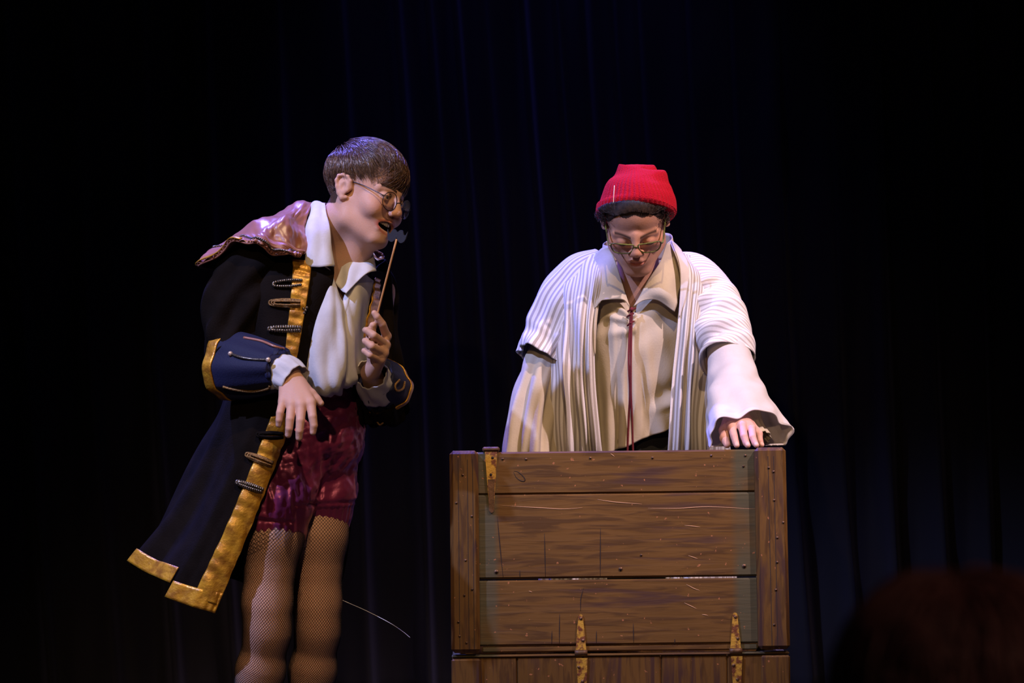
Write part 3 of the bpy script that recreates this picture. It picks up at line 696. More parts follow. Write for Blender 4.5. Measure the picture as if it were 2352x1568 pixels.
# shorts
SH = Sculpt()
SH.ell(P(712, 1010, .01), (.142, .112, .125), .05, A=TA); SH.cone(P(745, 915, .0), P(722, 985, .0), .082, .105, .05)
hmR, hmL = P(624, 1215, -.085), P(737, 1190, .03)
SH.chain([P(655, 1060, -.05), P(632, 1150, -.085), hmR, hmR+(hmR-P(632, 1150, -.085))*.14], [.100, .094, .083, .076], .02)
SH.chain([P(742, 1060, .04), P(742, 1140, .02), hmL, hmL+np.array([0, 0, -.012])], [.085, .078, .072, .067], .02)
V, F = SH.mesh(P(500, 1280, 0)*[1, 0, 1]+[0, -.28, 0], P(860, 880, 0)*[1, 0, 1]+[0, .26, 0], .004); V = relax(V, F, 2)
near = V[:, 0] < P(678, 0)[0]-.10*np.clip(P(0, 1180)[2]-V[:, 2], 0, 1)
band = np.where(near, P(0, 1192)[2], P(0, 1160)[2])+.10*np.where(near, hmR[0]-V[:, 0], 0)    # line of the elastic
low = np.clip((band-V[:, 2])/.012, 0, 1); g = np.array(P(690, 1120, -.12))
w1 = np.stack([wob(V, 11, 31), wob(V, 11, 32), wob(V, 11, 33)], 1)*.045; q = V+w1
r_ = np.linalg.norm((q-g)*np.array([1, .6, 1]), axis=1)
f1 = (1-np.abs(wob(q*np.array([1, 1, .7]), 150, 34)))*.9+.5*wob(q, 70, 35)+.2
ang = np.arctan2(V[:, 1]-np.where(near, -.085, .03), V[:, 0]-np.where(near, hmR[0], hmL[0]))
top = np.clip((V[:, 2]-P(0, 935)[2])/.03, 0, 1)
d = (1-low)*(.0052*f1+.0010*wob(q, 340, 36))*(1-.5*top)+low*(.0014*np.sin(ang*30+3*wob(V, 20, 8))+.0015*wob(V, 80, 9))-.007*np.exp(-((V[:, 2]-band)/.005)**2)
V = V+vnorm(V, F)*d[:, None]; V = relax(V, F, 1, .3)
shorts = obj('shorts', V, F, M_SATIN, left)

# shirt: blousing front, open neck
def fold_shirt(u, v):
    return .006*ridge(u-.56-.06*v, .05)*np.clip(v*2.2-.1, 0, 1)-.004*ridge(u-.635-.055*v, .04)*np.clip(v*2-.15, 0, 1)+.006*np.sin(u*30+v*3)*v*(1-v)*2+.004*np.sin(u*50-v*9)*v+.003*np.sin(u*18+v*14)
SHV = flap([
    [(640, 600, -.02), (680, 600, -.09), (722, 605, -.135), (756, 618, -.152), (773, 655, -.158), (787, 694, -.155), (801, 660, -.14), (822, 620, -.115), (850, 640, -.05), (870, 660, .05)],
    [(630, 660, -.03), (675, 665, -.12), (718, 668, -.168), (750, 680, -.185), (772, 700, -.187), (789, 720, -.182), (803, 700, -.165), (822, 680, -.135), (848, 690, -.05), (865, 700, .06)],
    [(640, 760, -.04), (672, 760, -.13), (708, 762, -.185), (742, 768, -.205), (770, 772, -.205), (793, 775, -.195), (808, 770, -.17), (822, 768, -.13), (845, 770, -.04), (860, 780, .06)],
    [(640, 850, -.03), (668, 850, -.12), (698, 850, -.18), (735, 855, -.212), (768, 862, -.212), (792, 858, -.195), (808, 850, -.165), (820, 850, -.12), (835, 850, -.03), (850, 850, .06)],
    [(660, 885, -.02), (684, 888, -.10), (708, 895, -.155), (740, 902, -.19), (768, 902, -.19), (790, 890, -.175), (806, 878, -.15), (816, 875, -.11), (825, 880, -.03), (835, 880, .05)],
    [(670, 880, -.02), (695, 892, -.085), (716, 902, -.12), (742, 908, -.145), (766, 908, -.145), (784, 899, -.135), (797, 890, -.115), (806, 886, -.08), (815, 886, -.02), (825, 886, .04)]], 70, 110, fold_shirt)
shirt = cloth('shirt', SHV, M_SHIRT, left, .002)
# collar: near flap stands up round the neck and falls over the coat, far flap in the chin's shadow
cloth('collar', flap([[(703, 482, -.03), (716, 468, -.045), (732, 463, -.06), (746, 466, -.075)], [(697, 520, -.095), (714, 512, -.12), (735, 508, -.128), (753, 510, -.118)], [(700, 568, -.150), (720, 563, -.168), (742, 561, -.168), (760, 563, -.152)], [(704, 612, -.165), (724, 613, -.185), (746, 613, -.186), (768, 612, -.170)]], 30, 26, lambda u, v: .003*np.sin(u*9+v*4)+.002*np.sin(v*11)), M_SHIRT, shirt, .002)
cloth('collar', flap([[(770, 650, -.13), (790, 598, -.075), (812, 570, -.03), (838, 562, .02)], [(786, 668, -.160), (806, 622, -.12), (830, 596, -.085), (852, 578, -.03)], [(796, 676, -.172), (818, 648, -.150), (842, 630, -.125), (864, 622, -.085)]], 24, 30, lambda u, v: .003*np.sin(u*8+v*5)), M_SHIRT, shirt, .002)
# neck band joining both flaps behind the neck
cloth('collar_band', flap([[(746, 470, -.075), (712, 470, -.02), (716, 476, .05), (760, 500, .10), (815, 540, .09), (838, 565, .02)], [(735, 560, -.11), (694, 545, -.04), (700, 540, .06), (755, 560, .12), (822, 590, .11), (850, 605, .03)]], 10, 40), M_SHIRT, shirt, .002)
# shirt cuffs
d = nrm(wrR-elR); cuffN = tube([wrR-d*.06, wrR-d*.022+np.array([0, 0, .002]), wrR+d*.012+np.array([.004, -.004, -.014])], [.046, .046, .043], [.046, .044, .040], 20, 40, (0, 0, 1), lambda t, s: .002*np.sin(5*t+6*s)+.0015*np.sin(11*t))
cloth('cuff', cuffN, M_SHIRT, shirt, .002, True)
d2 = nrm(wrL-elL); cuffF = tube([wrL-d2*.10, wrL-d2*.05, wrL-d2*.004], [.050, .047, .041], [.050, .047, .040], 20, 40, (0, -1, 0), lambda t, s: .002*np.sin(6*t+5*s)+.0015*np.sin(13*t))
cloth('cuff', cuffF, M_SHIRT, shirt, .002, True)

# coat: one wrap-around skirted body
US = .285                                                # where the side vent parts the hem
CR = [
    [(764, 590, -.100), (722, 575, -.105), (664, 565, -.135), (608, 575, -.135), (570, 590, -.07), (610, 560, .06), (700, 530, .14), (800, 555, .17), (868, 600, .17), (884, 625, .10), (862, 615, .0)],
    [(766, 640, -.165), (728, 640, -.188), (672, 640, -.196), (598, 645, -.185), (545, 655, -.08), (560, 640, .07), (680, 630, .175), (800, 640, .20), (880, 650, .18), (888, 665, .08), (838, 655, -.075)],
    [(732, 760, -.188), (708, 760, -.205), (668, 760, -.212), (604, 768, -.195), (548, 775, -.09), (552, 770, .07), (668, 770, .175), (790, 770, .20), (868, 770, .17), (878, 775, .06), (812, 770, -.105)],
    [(698, 868, -.186), (680, 874, -.200), (648, 885, -.205), (588, 900, -.185), (528, 905, -.08), (525, 905, .07), (640, 900, .175), (770, 900, .19), (840, 900, .15), (858, 900, .05), (812, 890, -.06)],
    [(655, 1000, -.180), (640, 1003, -.192), (606, 1010, -.198), (544, 1018, -.175), (480, 1020, -.07), (468, 1020, .08), (585, 1020, .19), (740, 1020, .21), (815, 1020, .16), (835, 1020, .06), (822, 1010, .0)],
    [(583, 1190, -.200), (566, 1193, -.208), (530, 1196, -.212), (466, 1192, -.18), (402, 1186, -.06), (378, 1180, .10), (500, 1190, .24), (650, 1190, .27), (760, 1190, .23), (800, 1190, .15), (795, 1190, .10)],
    [(493, 1408, -.210), (474, 1402, -.216), (438, 1392, -.216), (370, 1366, -.18), (287, 1322, -.05), (300, 1318, .12), (430, 1340, .27), (580, 1370, .32), (700, 1370, .29), (760, 1370, .22), (765, 1370, .17)]]
CB = PL(CR); NR, NC = 150, 180
uu = np.concatenate([np.linspace(0, US, 55), np.linspace(US+.0008, 1, NC-55)])
def coat_at(u, v, off=0.0):                              # u,v arrays (nr,nc): smooth body plus folds
    A = lambda t, R: np.stack([np.interp(t, np.linspace(0, 1, 600), basis(R, 600)[:, k]) for k in range(R)], -1)
    Bv, Bu = A(v, CB.shape[0]), A(u, CB.shape[1])
    V = np.einsum('abr,abc,rcd->abd', Bv, Bu, CB)
    f = np.clip((v-.45)*2, 0, 1)*(.013*np.sin(u*52+1.2*np.sin(v*4))+.007*np.sin(u*95+2))*np.clip((u-.23)*9, 0, 1)+.005*np.sin(u*30+v*17)*np.clip((u-.22)*6, 0, 1)
    return warp(V, f+off)
vend = lambda u: np.where(u <= US, 1.0, .972)
vv = np.linspace(0, 1, NR)
U, Vv = np.meshgrid(uu, vv); VV = Vv*vend(U)
coat = cloth('coat', coat_at(U, VV)[:, ::1], M_COAT, left, .004)
# gold ribbon down the near front edge and round the hem
def strip(name, u0, u1, v0, v1, nu, nv, m, off=.0035, ripple=None, th=.002, parent=None, slant=None):
    u, v = np.meshgrid(np.linspace(u0, u1, nu), np.linspace(v0, v1, nv))
    if slant is not None: u = u+slant(v)
    V = coat_at(u, v, off)
    if ripple is not None:
        s, t = np.meshgrid(np.linspace(0, 1, nu), np.linspace(0, 1, nv)); V = warp(V, ripple(s, t))
    return cloth(name, V, m, parent or coat, th)
for y0, y1, a, b in ((.055, .50, .118, .175),):
    strip('front_ribbon', .128, .196, .085, .42, 14, 90, M_GOLD, .006, lambda s, t: .0010*np.sin(t*75+s*3)+.0008*np.sin(t*31-s*5), slant=lambda v: .018*np.clip((v-.12)/.2, 0, 1))
strip('front_ribbon', .004, .205, .60, .985, 24, 140, M_GOLD, .006, lambda s, t: .0013*np.sin(t*70+s*7+1.5*np.sin(t*23))+.0010*np.sin(t*43+s*6))
strip('hem_ribbon', .003, US-.002, .965, .9995, 60, 8, M_GOLD, .006, lambda s, t: .0008*np.sin(s*30))
strip('hem_ribbon', US+.003, .52, .938, .9715, 60, 8, M_GOLD, .006, lambda s, t: .0008*np.sin(s*30))
strip('front_ribbon', .945, .975, .10, .34, 8, 40, M_GOLD, .006, lambda s, t: .0015*np.sin(t*40))
# black revers turned back between ribbon and shirt is the coat front itself; frogs of cord across the ribbon
def ysurf(V, px, py, lift=.004):                         # nearest depth of a tube under a pixel
    q = V.reshape(-1, 3); sx, sy = PIX(q)
    d = np.hypot(sx-px, sy-py); k = np.argsort(d)[:14]; y = q[k, 1]; return y[y < y.min()+.05][:3].mean()-lift
CG = coat_at(U, VV)
def frog(pxy, dxy, loop, m, r, y, strands=2, seed=0, chain=False):
    """flat loop of cord lying across the ribbon: from pxy towards dxy"""
    a, b = np.array(pxy, float), np.array(dxy, float); L = np.linalg.norm(b-a); t = (b-a)/L; nrm2 = np.array([-t[1], t[0]]); mb = MB()
    for k in range(strands):
        w = loop*(1-k/strands*.8) if strands > 1 else loop
        pts = []
        for s in np.linspace(0, 1, 7): pts.append(a+t*L*(.0+.9*s)+nrm2*w*(.75+.25*math.sin(s*3)))
        for s in np.linspace(-1, 1, 5)[1:-1]: pts.append(b-t*L*.06*(k)+t*w*.9*math.cos(s*1.57)-nrm2*w*s)
        for s in np.linspace(1, 0, 7): pts.append(a+t*L*(.0+.9*s)-nrm2*w*(.75+.25*math.sin(s*3)))
        q = np.array([P(p[0], p[1], y(p[0], p[1])-.002*k) for p in pts])
        if chain:
            C = spl(q, 60)
            T_ = nrm(np.gradient(C, axis=0))
            for i in range(0, 60, 2):
                V, F = ball(C[i], (r*1.25,)*3, 5, 7); mb.add(V, F)
        else:
            C = spl(q, 90); mb.add(*wire(C, r, 90, 6))
    return mb.build('frog', m, coat)
fy = lambda x, y: ysurf(CG, x, y, .0095 if 660 < x < 700 else .005)
frog((692, 648), (634, 652), 7, M_CHAIN, .0030, fy, 1, chain=True); frog((690, 696), (626, 695), 9, M_BRAID, .0024, fy, 3); frog((690, 755), (622, 755), 6, M_CHAIN, .0030, fy, 2, chain=True)
mb = MB()
for px, py in ((697, 708), (702, 712), (699, 718), (705, 706)): mb.add(*ball(P(px, py, ysurf(CG, px, py, .006)), (.0035,)*3, 6, 8))
mb.build('bead_tassel', M_CHAIN, coat)
fz = lambda x, y: ysurf(CG, x, y, .009)
frog((625, 1066), (571, 1045), 8, M_BRAID, .0024, fz, 3); frog((602, 1126), (548, 1108), 6, M_CHAIN, .0030, fz, 2, chain=True); frog((650, 1000), (596, 998), 7, M_COAT, .003, fz, 2)

# sleeves
def sleeve_near(t, s): return .009*np.sin(3*t+9*s)*np.sin(np.pi*s)+.006*np.sin(7*t-16*s)+.010*np.exp(-((s-.8)/.12)**2)*np.sin(4*t+1)
sn = tube([P(650, 590, -.08), P(592, 612, -.105), P(552, 680, -.120), P(535, 765, -.128), P(535, 830, -.145), P(580, 848, -.190)], [.070, .080, .078, .072, .060, .050], [.070, .078, .078, .072, .058, .048], 70, 70, (0, -1, 0), sleeve_near)
cloth('sleeve', sn, M_COAT, coat, .004, True)
sf = tube([P(835, 620, .09), P(858, 668, .110), P(868, 760, .09), P(876, 860, .06), P(880, 930, .02), P(872, 905, -.03)], [.050, .056, .054, .054, .056, .050], None, 60, 60, (0, -1, 0), lambda t, s: .008*np.sin(3*t+8*s)+.005*np.sin(7*t-15*s))
cloth('sleeve', sf, M_COAT, coat, .004, True)
# deep turned-back cuffs, flared towards the elbow and piped in gold
def cuff(c0, c1, r0, r1, ref, name='cuff', e0=1.0, seed=0):
    ax = np.asarray(c1)-np.asarray(c0)
    V = tube([c0, c0+ax*.45, c1, c1+ax*.03], [r0, r0*.80+r1*.2, r1, r1*.86], [r0*e0, (r0*.80+r1*.2)*(.5+.5*e0), r1, r1*.86], 34, 60, ref, lambda t, s: .003*np.sin(4*t+3*s+seed)+.002*np.sin(9*t+seed))
    o = cloth(name, V, M_NAVY, coat, .005, True)
    R0 = V[1]; mb = MB(); n = len(R0); ring = np.concatenate([R0, R0[:1]]); axn = nrm(ax)
    out = nrm(V[1]-V[1].mean(0)); A_ = V[0]+out*.0035; B_ = V[4]+out*.0035
    G = np.stack([A_*(1-w)+B_*w for w in np.linspace(-.05, 1, 6)])
    cloth('cuff_ribbon', G, M_GOLD, o, .003, True)
    return o, V
c0, c1 = P(518, 838, -.140), P(640, 846, -.252)
cn, CN = cuff(c0, c1, .084, .054, (0, 0, 1), e0=.9)
c0f, c1f = P(884, 892, .005), P(862, 868, -.085)
cfar, CF = cuff(c0f, c1f, .068, .052, (0, 0, 1), seed=2)
# braid with buttons on the near cuff
def on_surf(px, py, y): return P(px, py, y)
M_BUTTON = mat('pearl_shank_button', (.55, .42, .36), .25, metal=.4)
def cord_on(parent, pts, r, m, buttons=True, bm=None):
    o = obj('cuff_braid', *wire([P(*p) for p in pts], r, len(pts)*8, 6), m, parent)
    if buttons:
        for p in (pts[0], pts[-1]): V, F = ball(P(p[0], p[1], p[2]-.003), (.0062, .004, .0062), 8, 12); obj('button', V, F, bm or M_BUTTON, o)
    return o
for pts, m, bt in (([(529, 812), (552, 820), (582, 825), (616, 826)], M_CHAIN, True), ([(512, 888), (540, 895), (580, 899), (614, 893), (620, 886)], M_BRAID, False), ([(560, 775), (600, 783), (630, 795), (652, 801)], M_ROSE, False)):
    cord_on(cn, [(x, y, ysurf(CN, x, y)) for x, y in pts], .0035, m, bt)
pts = [(918, 872), (908, 884), (912, 897), (926, 892), (930, 876)]
cord_on(cfar, [(x, y, ysurf(CF, x, y, .006)) for x, y in pts], .003, M_BRAID, False)
cord_on(cfar, [(x, y, ysurf(CF, x, y, .006)) for x, y in [(862, 960), (872, 975), (885, 965), (905, 942)]], .0025, M_BRAID, False)

# satin shoulder collar, flaring to a point behind the shoulder
CC = [[(706, 580, -.150), (702, 545, -.135), (704, 505, -.105), (716, 472, -.05), (742, 463, .02), (790, 500, .10), (850, 560, .10)],
      [(699, 582, -.190), (668, 552, -.195), (650, 510, -.175), (660, 483, -.10), (650, 485, .03), (770, 520, .17), (880, 590, .12)],
      [(694, 583, -.205), (642, 566, -.225), (600, 540, -.222), (580, 525, -.15), (540, 548, .0), (740, 560, .20), (890, 615, .12)],
      [(690, 586, -.210), (636, 580, -.235), (578, 556, -.235), (522, 572, -.17), (464, 616, -.06), (700, 600, .21), (895, 640, .11)]]
def satin(u, v): return .006*np.sin(u*34+v*5)*v+.005*np.sin(u*17-v*12)+.004*np.sin(v*16+u*9)+.0022*wob(np.stack([u*1.6, v], -1), 26, 2)+.0012*wob(np.stack([u*1.6, v], -1), 60, 3)
CCV = flap(CC, 60, 110, satin)
scol = cloth('shoulder_collar', CCV, M_ROSE, coat, .004)
# chain and gathered edge along the rim of the collar
rim = CCV[-12, 3:74]+gnorm(CCV)[-12, 3:74]*.005; mb = MB()
for i in range(0, 71): mb.add(*ball(rim[i], (.0034, .0034, .0028), 5, 7))
mb.build('chain_trim', M_CHAIN, scol)
u, v = np.meshgrid(np.arange(2, 76), np.arange(12)); fr = CCV[-11:, 2:76]; nn = gnorm(CCV)[-11:, 2:76]
ff = sheet(fr, 12, 220); fn_ = sheet(nn, 12, 220); t = np.linspace(0, 1, 12)[:, None]; s = np.linspace(0, 1, 220)[None]
cloth('gathered_edge', ff+fn_*(.004+.0035*np.sin(s*150+np.sin(s*40)*2)*t+0*s)[..., None], M_ROSE, scol, .002)
ge = CCV[-3:, 44:80]; cloth('collar_tip_ribbon', ge+gnorm(CCV)[-3:, 44:80]*.009, M_GOLD, scol, .003)
# glasses
M_WIRE = mat('dark_wire_frame', (.05, .045, .05), .3, metal=.9)
rnd = [(.0240*math.cos(a), .0225*math.sin(a)) for a in np.linspace(0, 2*math.pi, 12, endpoint=False)]
glasses('round_glasses', LR, LT, LS, rnd, M_WIRE, M_LENS, left, .0010, zc=-.010, hx=.033)
# hair: short sides, long top swept forward
def hairdir(C, q):
    cr = np.array([.0, .45, .9]); d = q-cr; d[:, 0] = d[:, 0]*.9+.55*np.clip(-q[:, 1]-.1, 0, 1)*np.clip(q[:, 2]*2, 0, 1); d[:, 1] -= .15; d[:, 2] -= .25*np.clip(np.abs(q[:, 0])*1.3, 0, 1)
    top = np.clip((q[:, 2]-.45)*2.2, 0, 1)[:, None]; return nrm(d)*(1-top)+nrm(np.array([.45, -1., -.05]))*top*np.where(q[:, 1:2] < .75, 1, .3)+nrm(d)*top*.35
def hair_ok(d):
    x, y, z = d.T
    front = (y < -.25) & (z < .50+.25*(y+.6)-.20*x); side = (np.abs(x) > .55) & (y < .22) & (z < .10); low = z < -.62-.25*(y < .6); back = (z < -.05) & (y < .40)
    return ~(front | side | low | back)
M_HAIRL = mat('brown_hair', (.055, .027, .018), .27, spec=1.0, var=(.13, .068, .042), vscale=160, vstretch=(1, 1, 1))
dd = sphere_dirs(26000, 7); dd = dd[hair_ok(dd)][:12000]
rs = np.random.RandomState(9); top = np.clip(dd[:, 2]*1.6-.1, 0, 1)
ln = (.030+.062*top)*(.75+.5*rs.rand(len(dd)))*np.where((dd[:, 0] < 0) & (dd[:, 1] < -.3), .55, 1)*np.where((dd[:, 0] > .1) & (dd[:, 1] < -.2), 1.25, 1)
V, F = hair_strands(LR, LT, LS, dd, hairdir, ln, .005+.010*top, 3, (0, .020, .041), (.0775, .096, .083), 9, .00075, clump=.5)
hair = obj('hair', V, F, M_HAIRL, left)
# the moustache on a stick
M_STICK = mat('pale_wooden_stick', (.50, .24, .08), .6)
M_FELT = mat('black_glitter_card', (.018, .017, .020), .5, var=(.05, .05, .055), vscale=700, vlo=.6, vhi=.7)
st0, st1 = P(849, 790, -.195), P(911, 549, -.225)
prop = empty('moustache_on_stick', st0, 'black paper moustache on a thin wooden stick held up by the leaning person', 'stage prop')
obj('stick', *wire([st0, (st0+st1)/2, st1], .0026, 8, 8), M_STICK, prop)
ol = [(0, .008), (.010, .013), (.020, .012), (.027, .004), (.034, .004), (.040, .012), (.036, -.004), (.028, -.012), (.016, -.014), (.006, -.009), (0, -.004)]
ol = ol+[(-a, b) for a, b in ol[-2:0:-1]]; ol = spl(np.array(ol), 72, True).tolist(); k = len(ol); ex = nrm(np.array([.72, -.55, -.12])); ez = nrm(np.array([.16, .0, .98])); ey = np.cross(ez, ex); c = st1+ez*.008-ey*0
V = np.array([c+ex*a*.80+ez*b*1.15+ey*s*.0015 for s in (-1, 1) for a, b in ol]); F = [list(range(k)), list(range(k, 2*k))[::-1]]+[[i, i+k, (i+1) % k+k, (i+1) % k] for i in range(k)]
obj('moustache', V, F, M_FELT, prop, smooth=False)
# pale loose thread trailing off the far knee
M_THREAD = mat('pale_thread', (.55, .55, .62), .7)
obj('loose_thread', *wire([P(776, 1373, .02), P(800, 1384, .0), P(845, 1404, .02), P(895, 1430, .0), P(925, 1450, .03), P(942, 1464, .04)], .0008, 40, 5), M_THREAD, left)
# ------------------------------------------------------------------ performer in the red cap, behind the trunk
RPOS = P(1466, 1870, .68); RPOS[2] = 0
right = empty('person', RPOS, 'person in red knitted cap and striped robe looking down behind the trunk', 'person')
RR = frame((-.03, -.783, -.621), (.9975, -.0634, .0321)); RT = P(1459, 500, .46); RS = 1.12
SR = Sculpt(); sculpt_head(SR, RR, RT, RS, False, (.072, .088, .070), -.012)
hr = lambda p: RR @ (np.array(p)*RS)+RT
rnb = P(1470, 690, .62)
SR.cone(hr((0, .03, -.03)), hr((0, .045, -.08)), .056, .054, .03); SR.cone(hr((0, .045, -.08)), rnb, .053, .062, .03); SR.cone(hr((0, 0, -.085)), P(1462, 700, .57), .036, .05, .03)
SR.ell(P(1466, 800, .66), (.16, .105, .20), .05); SR.ell(P(1466, 1000, .67), (.14, .10, .17), .05); SR.ell(P(1466, 1120, .68), (.165, .115, .13), .05)
s1, s2 = P(1318, 672, .65), P(1612, 672, .63)
SR.cone(rnb, s1, .055, .052, .05); SR.cone(rnb, s2, .055, .052, .05)
e1, w1 = P(1255, 860, .64), P(1232, 1050, .55); e2, w2 = P(1668, 872, .42), P(1693, 954, .19)
SR.cone(s1, e1, .048, .038); SR.cone(e1, w1, .038, .026); SR.cone(s2, e2, .048, .038); SR.cone(e2, w2, .036, .024)
LT_Z = .9095                                             # top edge of the lid
def LZ(px, y, dz): q = P(px, 1000, y); q[2] = LT_Z+dz; return q
kn = [P(1680, 979, .128), P(1704, 977, .122), P(1726, 983, .122), P(1743, 996, .135)]
fg = [[P(1686, 1001, .100), P(1690, 1016, .090), LZ(1692, .085, .009)], [P(1709, 1002, .092), P(1714, 1017, .083), LZ(1717, .078, .009)], [P(1729, 1004, .094), P(1734, 1017, .085), LZ(1737, .080, .009)], [P(1746, 1013, .122), P(1749, 1021, .118), LZ(1750, .114, .008)]]
hand(SR, w2, .029, kn, fg, [.0096, .0098, .0094, .0080], [P(1676, 962, .168), P(1664, 988, .145), P(1664, 1006, .125), LZ(1670, .112, .010)], [.018, .0135, .0112, .009])
kn = [w1+np.array([.02, -.03, -.07]), w1+np.array([.0, -.035, -.078]), w1+np.array([-.018, -.03, -.075]), w1+np.array([-.033, -.02, -.065])]
fg_ = [[k+np.array([.003, -.012, -.035]), k+np.array([.003, -.006, -.058]), k+np.array([.002, .004, -.074])] for k in kn]
hand(SR, w1+np.array([0, -.01, -.012]), .028, kn, fg_, [.0095]*4, [w1+np.array([.02, -.01, -.02]), w1+np.array([.045, -.03, -.05]), w1+np.array([.05, -.035, -.075]), w1+np.array([.05, -.035, -.09])], [.016, .0115, .010, .008])
for sx in (-1, 1):
    hp = P(1466+sx*75, 1150, .68); k_ = np.array([hp[0]+sx*.01, .66, .47]); a_ = np.array([hp[0]+sx*.02, .70, .09])
    SR.chain([hp, k_, a_], [.085, .056, .036], .03); SR.cone(a_, a_*np.array([1, 1, 0])+np.array([0, 0, .04]), .035, .034, .02); SR.cone(a_*np.array([1, 1, 0])+np.array([0, .02, .036]), a_*np.array([1, 1, 0])+np.array([sx*.02, -.15, .028]), .032, .026, .02)
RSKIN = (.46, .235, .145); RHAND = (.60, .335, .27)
def rcol(V):
    c, p = head_colour(V, RR, RT, RS, RSKIN, False, -.012)
    far = (p[:, 2] < -.125) | (np.linalg.norm(p, axis=1) > .22); c[far] = RSKIN
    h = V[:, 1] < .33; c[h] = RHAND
    sc_ = (p[:, 2] > .060-1.3*np.clip(np.abs(p[:, 0])-.036, 0, 1)+.004*np.cos(p[:, 0]*130)) & (np.linalg.norm(p, axis=1) < .2) & (p[:, 1] > -.2) & ((p[:, 2] > .015) | (p[:, 1] > -.035)) & (np.abs(p[:, 0]) < .079)
    c[sc_] = (.025, .014, .010)
    for t in [f[-1] for f in fg]: d = np.linalg.norm(V-(t+np.array([0, -.006, .005])), axis=1); c[d < .0062] = (.66, .42, .36)
    return c
body_object(SR, [(P(1330, 730, .5)*[1, 0, 1]+[0, .30, 0], P(1590, 370, .5)*[1, 0, 1]+[0, .70, 0], .0021), (P(1630, 1060, .1)*[1, 0, 1]+[0, .05, 0], P(1775, 905, .1)*[1, 0, 1]+[0, .25, 0], .0017),
                 (P(1180, 1240, .6)*[1, 0, 1]+[0, .20, 0], P(1790, 640, .6)*[1, 0, 1]+[0, .86, 0], .008), (P(1180, 1890, .6)*[1, 0, 1]+[0, .45, 0], P(1750, 1235, .6)*[1, 0, 1]+[0, .86, 0], .008)], RSKIN, M_SKIN, right, rcol)
for s in (-1, 1): eyeball(RR, RT, RS, s, (0, -1, -.6), right, -.012)
# ---- trousers
M_TROUS = mat('black_trousers', (.006, .006, .007), .8)
ST = Sculpt(); ST.ell(P(1466, 1090, .68), (.185, .135, .17), .05); ST.ell(P(1466, 1010, .67), (.165, .122, .12), .05)
for sx in (-1, 1):
    hp = P(1466+sx*75, 1150, .68); ST.chain([hp, np.array([hp[0]+sx*.01, .665, .47]), np.array([hp[0]+sx*.02, .70, .07])], [.105, .082, .065], .03)
V, F = ST.mesh(P(1200, 1890, .6)*[1, 0, 1]+[0, .42, 0], P(1740, 900, .6)*[1, 0, 1]+[0, .90, 0], .008); V = V+nrm(V-np.array([.31, .68, .5]))*(.004*wob(V, 30, 3))[:, None]; V[:, 2] = np.maximum(V[:, 2], .02); obj('trousers', V, F, M_TROUS, right)
for sx in (-1, 1):
    x0 = P(1466+sx*75, 1150, .68)[0]+sx*.02; SS = Sculpt(); SS.cone((x0, .73, .042), (x0+sx*.02, .54, .034), .040, .033, .02); SS.cone((x0, .73, .024), (x0+sx*.02, .54, .026), .022, .025, .02)
    V, F = SS.mesh((x0-.16, .42, -.02), (x0+.16, .86, .12), .006); V[:, 2] = np.maximum(V[:, 2], .001); obj('shoe', V, F, M_SHOE, right)
# ---- linen shirt
M_LINEN = mat('cream_linen', (.60, .52, .385), .85, lucent=.2, spec=.15, var=(.54, .47, .355), vscale=22, bump=.13, bscale=230)
M_LINEN_LIT = mat('lit_linen', (.76, .71, .69), .85, lucent=.28, spec=.15, var=(.69, .64, .61), vscale=18, bump=.12, bscale=230)  # the shirt's linen on its brightly lit side, that light put into the colour
def fold_linen(u, v):
    c = .52+.0*v
    f = .010*ridge(u-.63+.04*v, .035)*np.clip(v*1.6-.3, 0, 1)+.010*ridge(u-.33-.05*v, .03)*np.clip(v*1.8-.4, 0, 1)-.008*ridge(u-.44, .03)*np.clip(v*2-.35, 0, 1)
    f += .006*np.sin(u*26+v*4)*np.clip(v-.2, 0, 1)+.004*np.sin(u*47-v*11)*v+.003*np.sin(v*30+u*14)*(1-v)*np.clip(v*4, 0, 1)
    for k, (v0, a, w) in enumerate(((.20, .008, .022), (.27, .010, .02), (.36, .006, .03))):     # creases fanning from the lacing
        f -= a*ridge(v-v0-.16*(.5-u)*(1+.3*k), w)*np.clip(1.4-np.abs(u-.46)*4.2, 0, 1)*(u < .55)
    f += .014*ridge(v-.72+.25*(u-.8), .05)*ridge(u-.84, .14)-.010*ridge(v-.80+.22*(u-.8), .035)*ridge(u-.84, .13)
    return f
LS_ = [
    [(1330, 620, .64), (1362, 600, .585), (1400, 610, .545), (1425, 650, .53), (1450, 708, .522), (1482, 660, .53), (1515, 620, .545), (1555, 610, .585), (1600, 630, .64)],
    [(1322, 700, .62), (1355, 695, .55), (1395, 700, .515), (1425, 720, .500), (1449, 738, .497), (1482, 722, .500), (1520, 705, .515), (1562, 700, .55), (1608, 700, .62)],
    [(1318, 800, .61), (1350, 800, .54), (1392, 800, .505), (1422, 802, .488), (1448, 803, .485), (1482, 802, .488), (1522, 800, .505), (1568, 800, .54), (1612, 800, .61)],
    [(1312, 920, .62), (1348, 920, .55), (1390, 920, .515), (1420, 920, .500), (1447, 918, .497), (1482, 915, .500), (1524, 910, .515), (1568, 900, .545), (1612, 890, .61)],
    [(1308, 1085, .63), (1345, 1070, .56), (1385, 1050, .525), (1415, 1034, .512), (1446, 1022, .510), (1484, 1006, .512), (1524, 990, .522), (1566, 975, .55), (1612, 960, .61)]]
rshirt = cloth('shirt', flap(LS_, 90, 120, fold_linen), M_LINEN, right, .002)
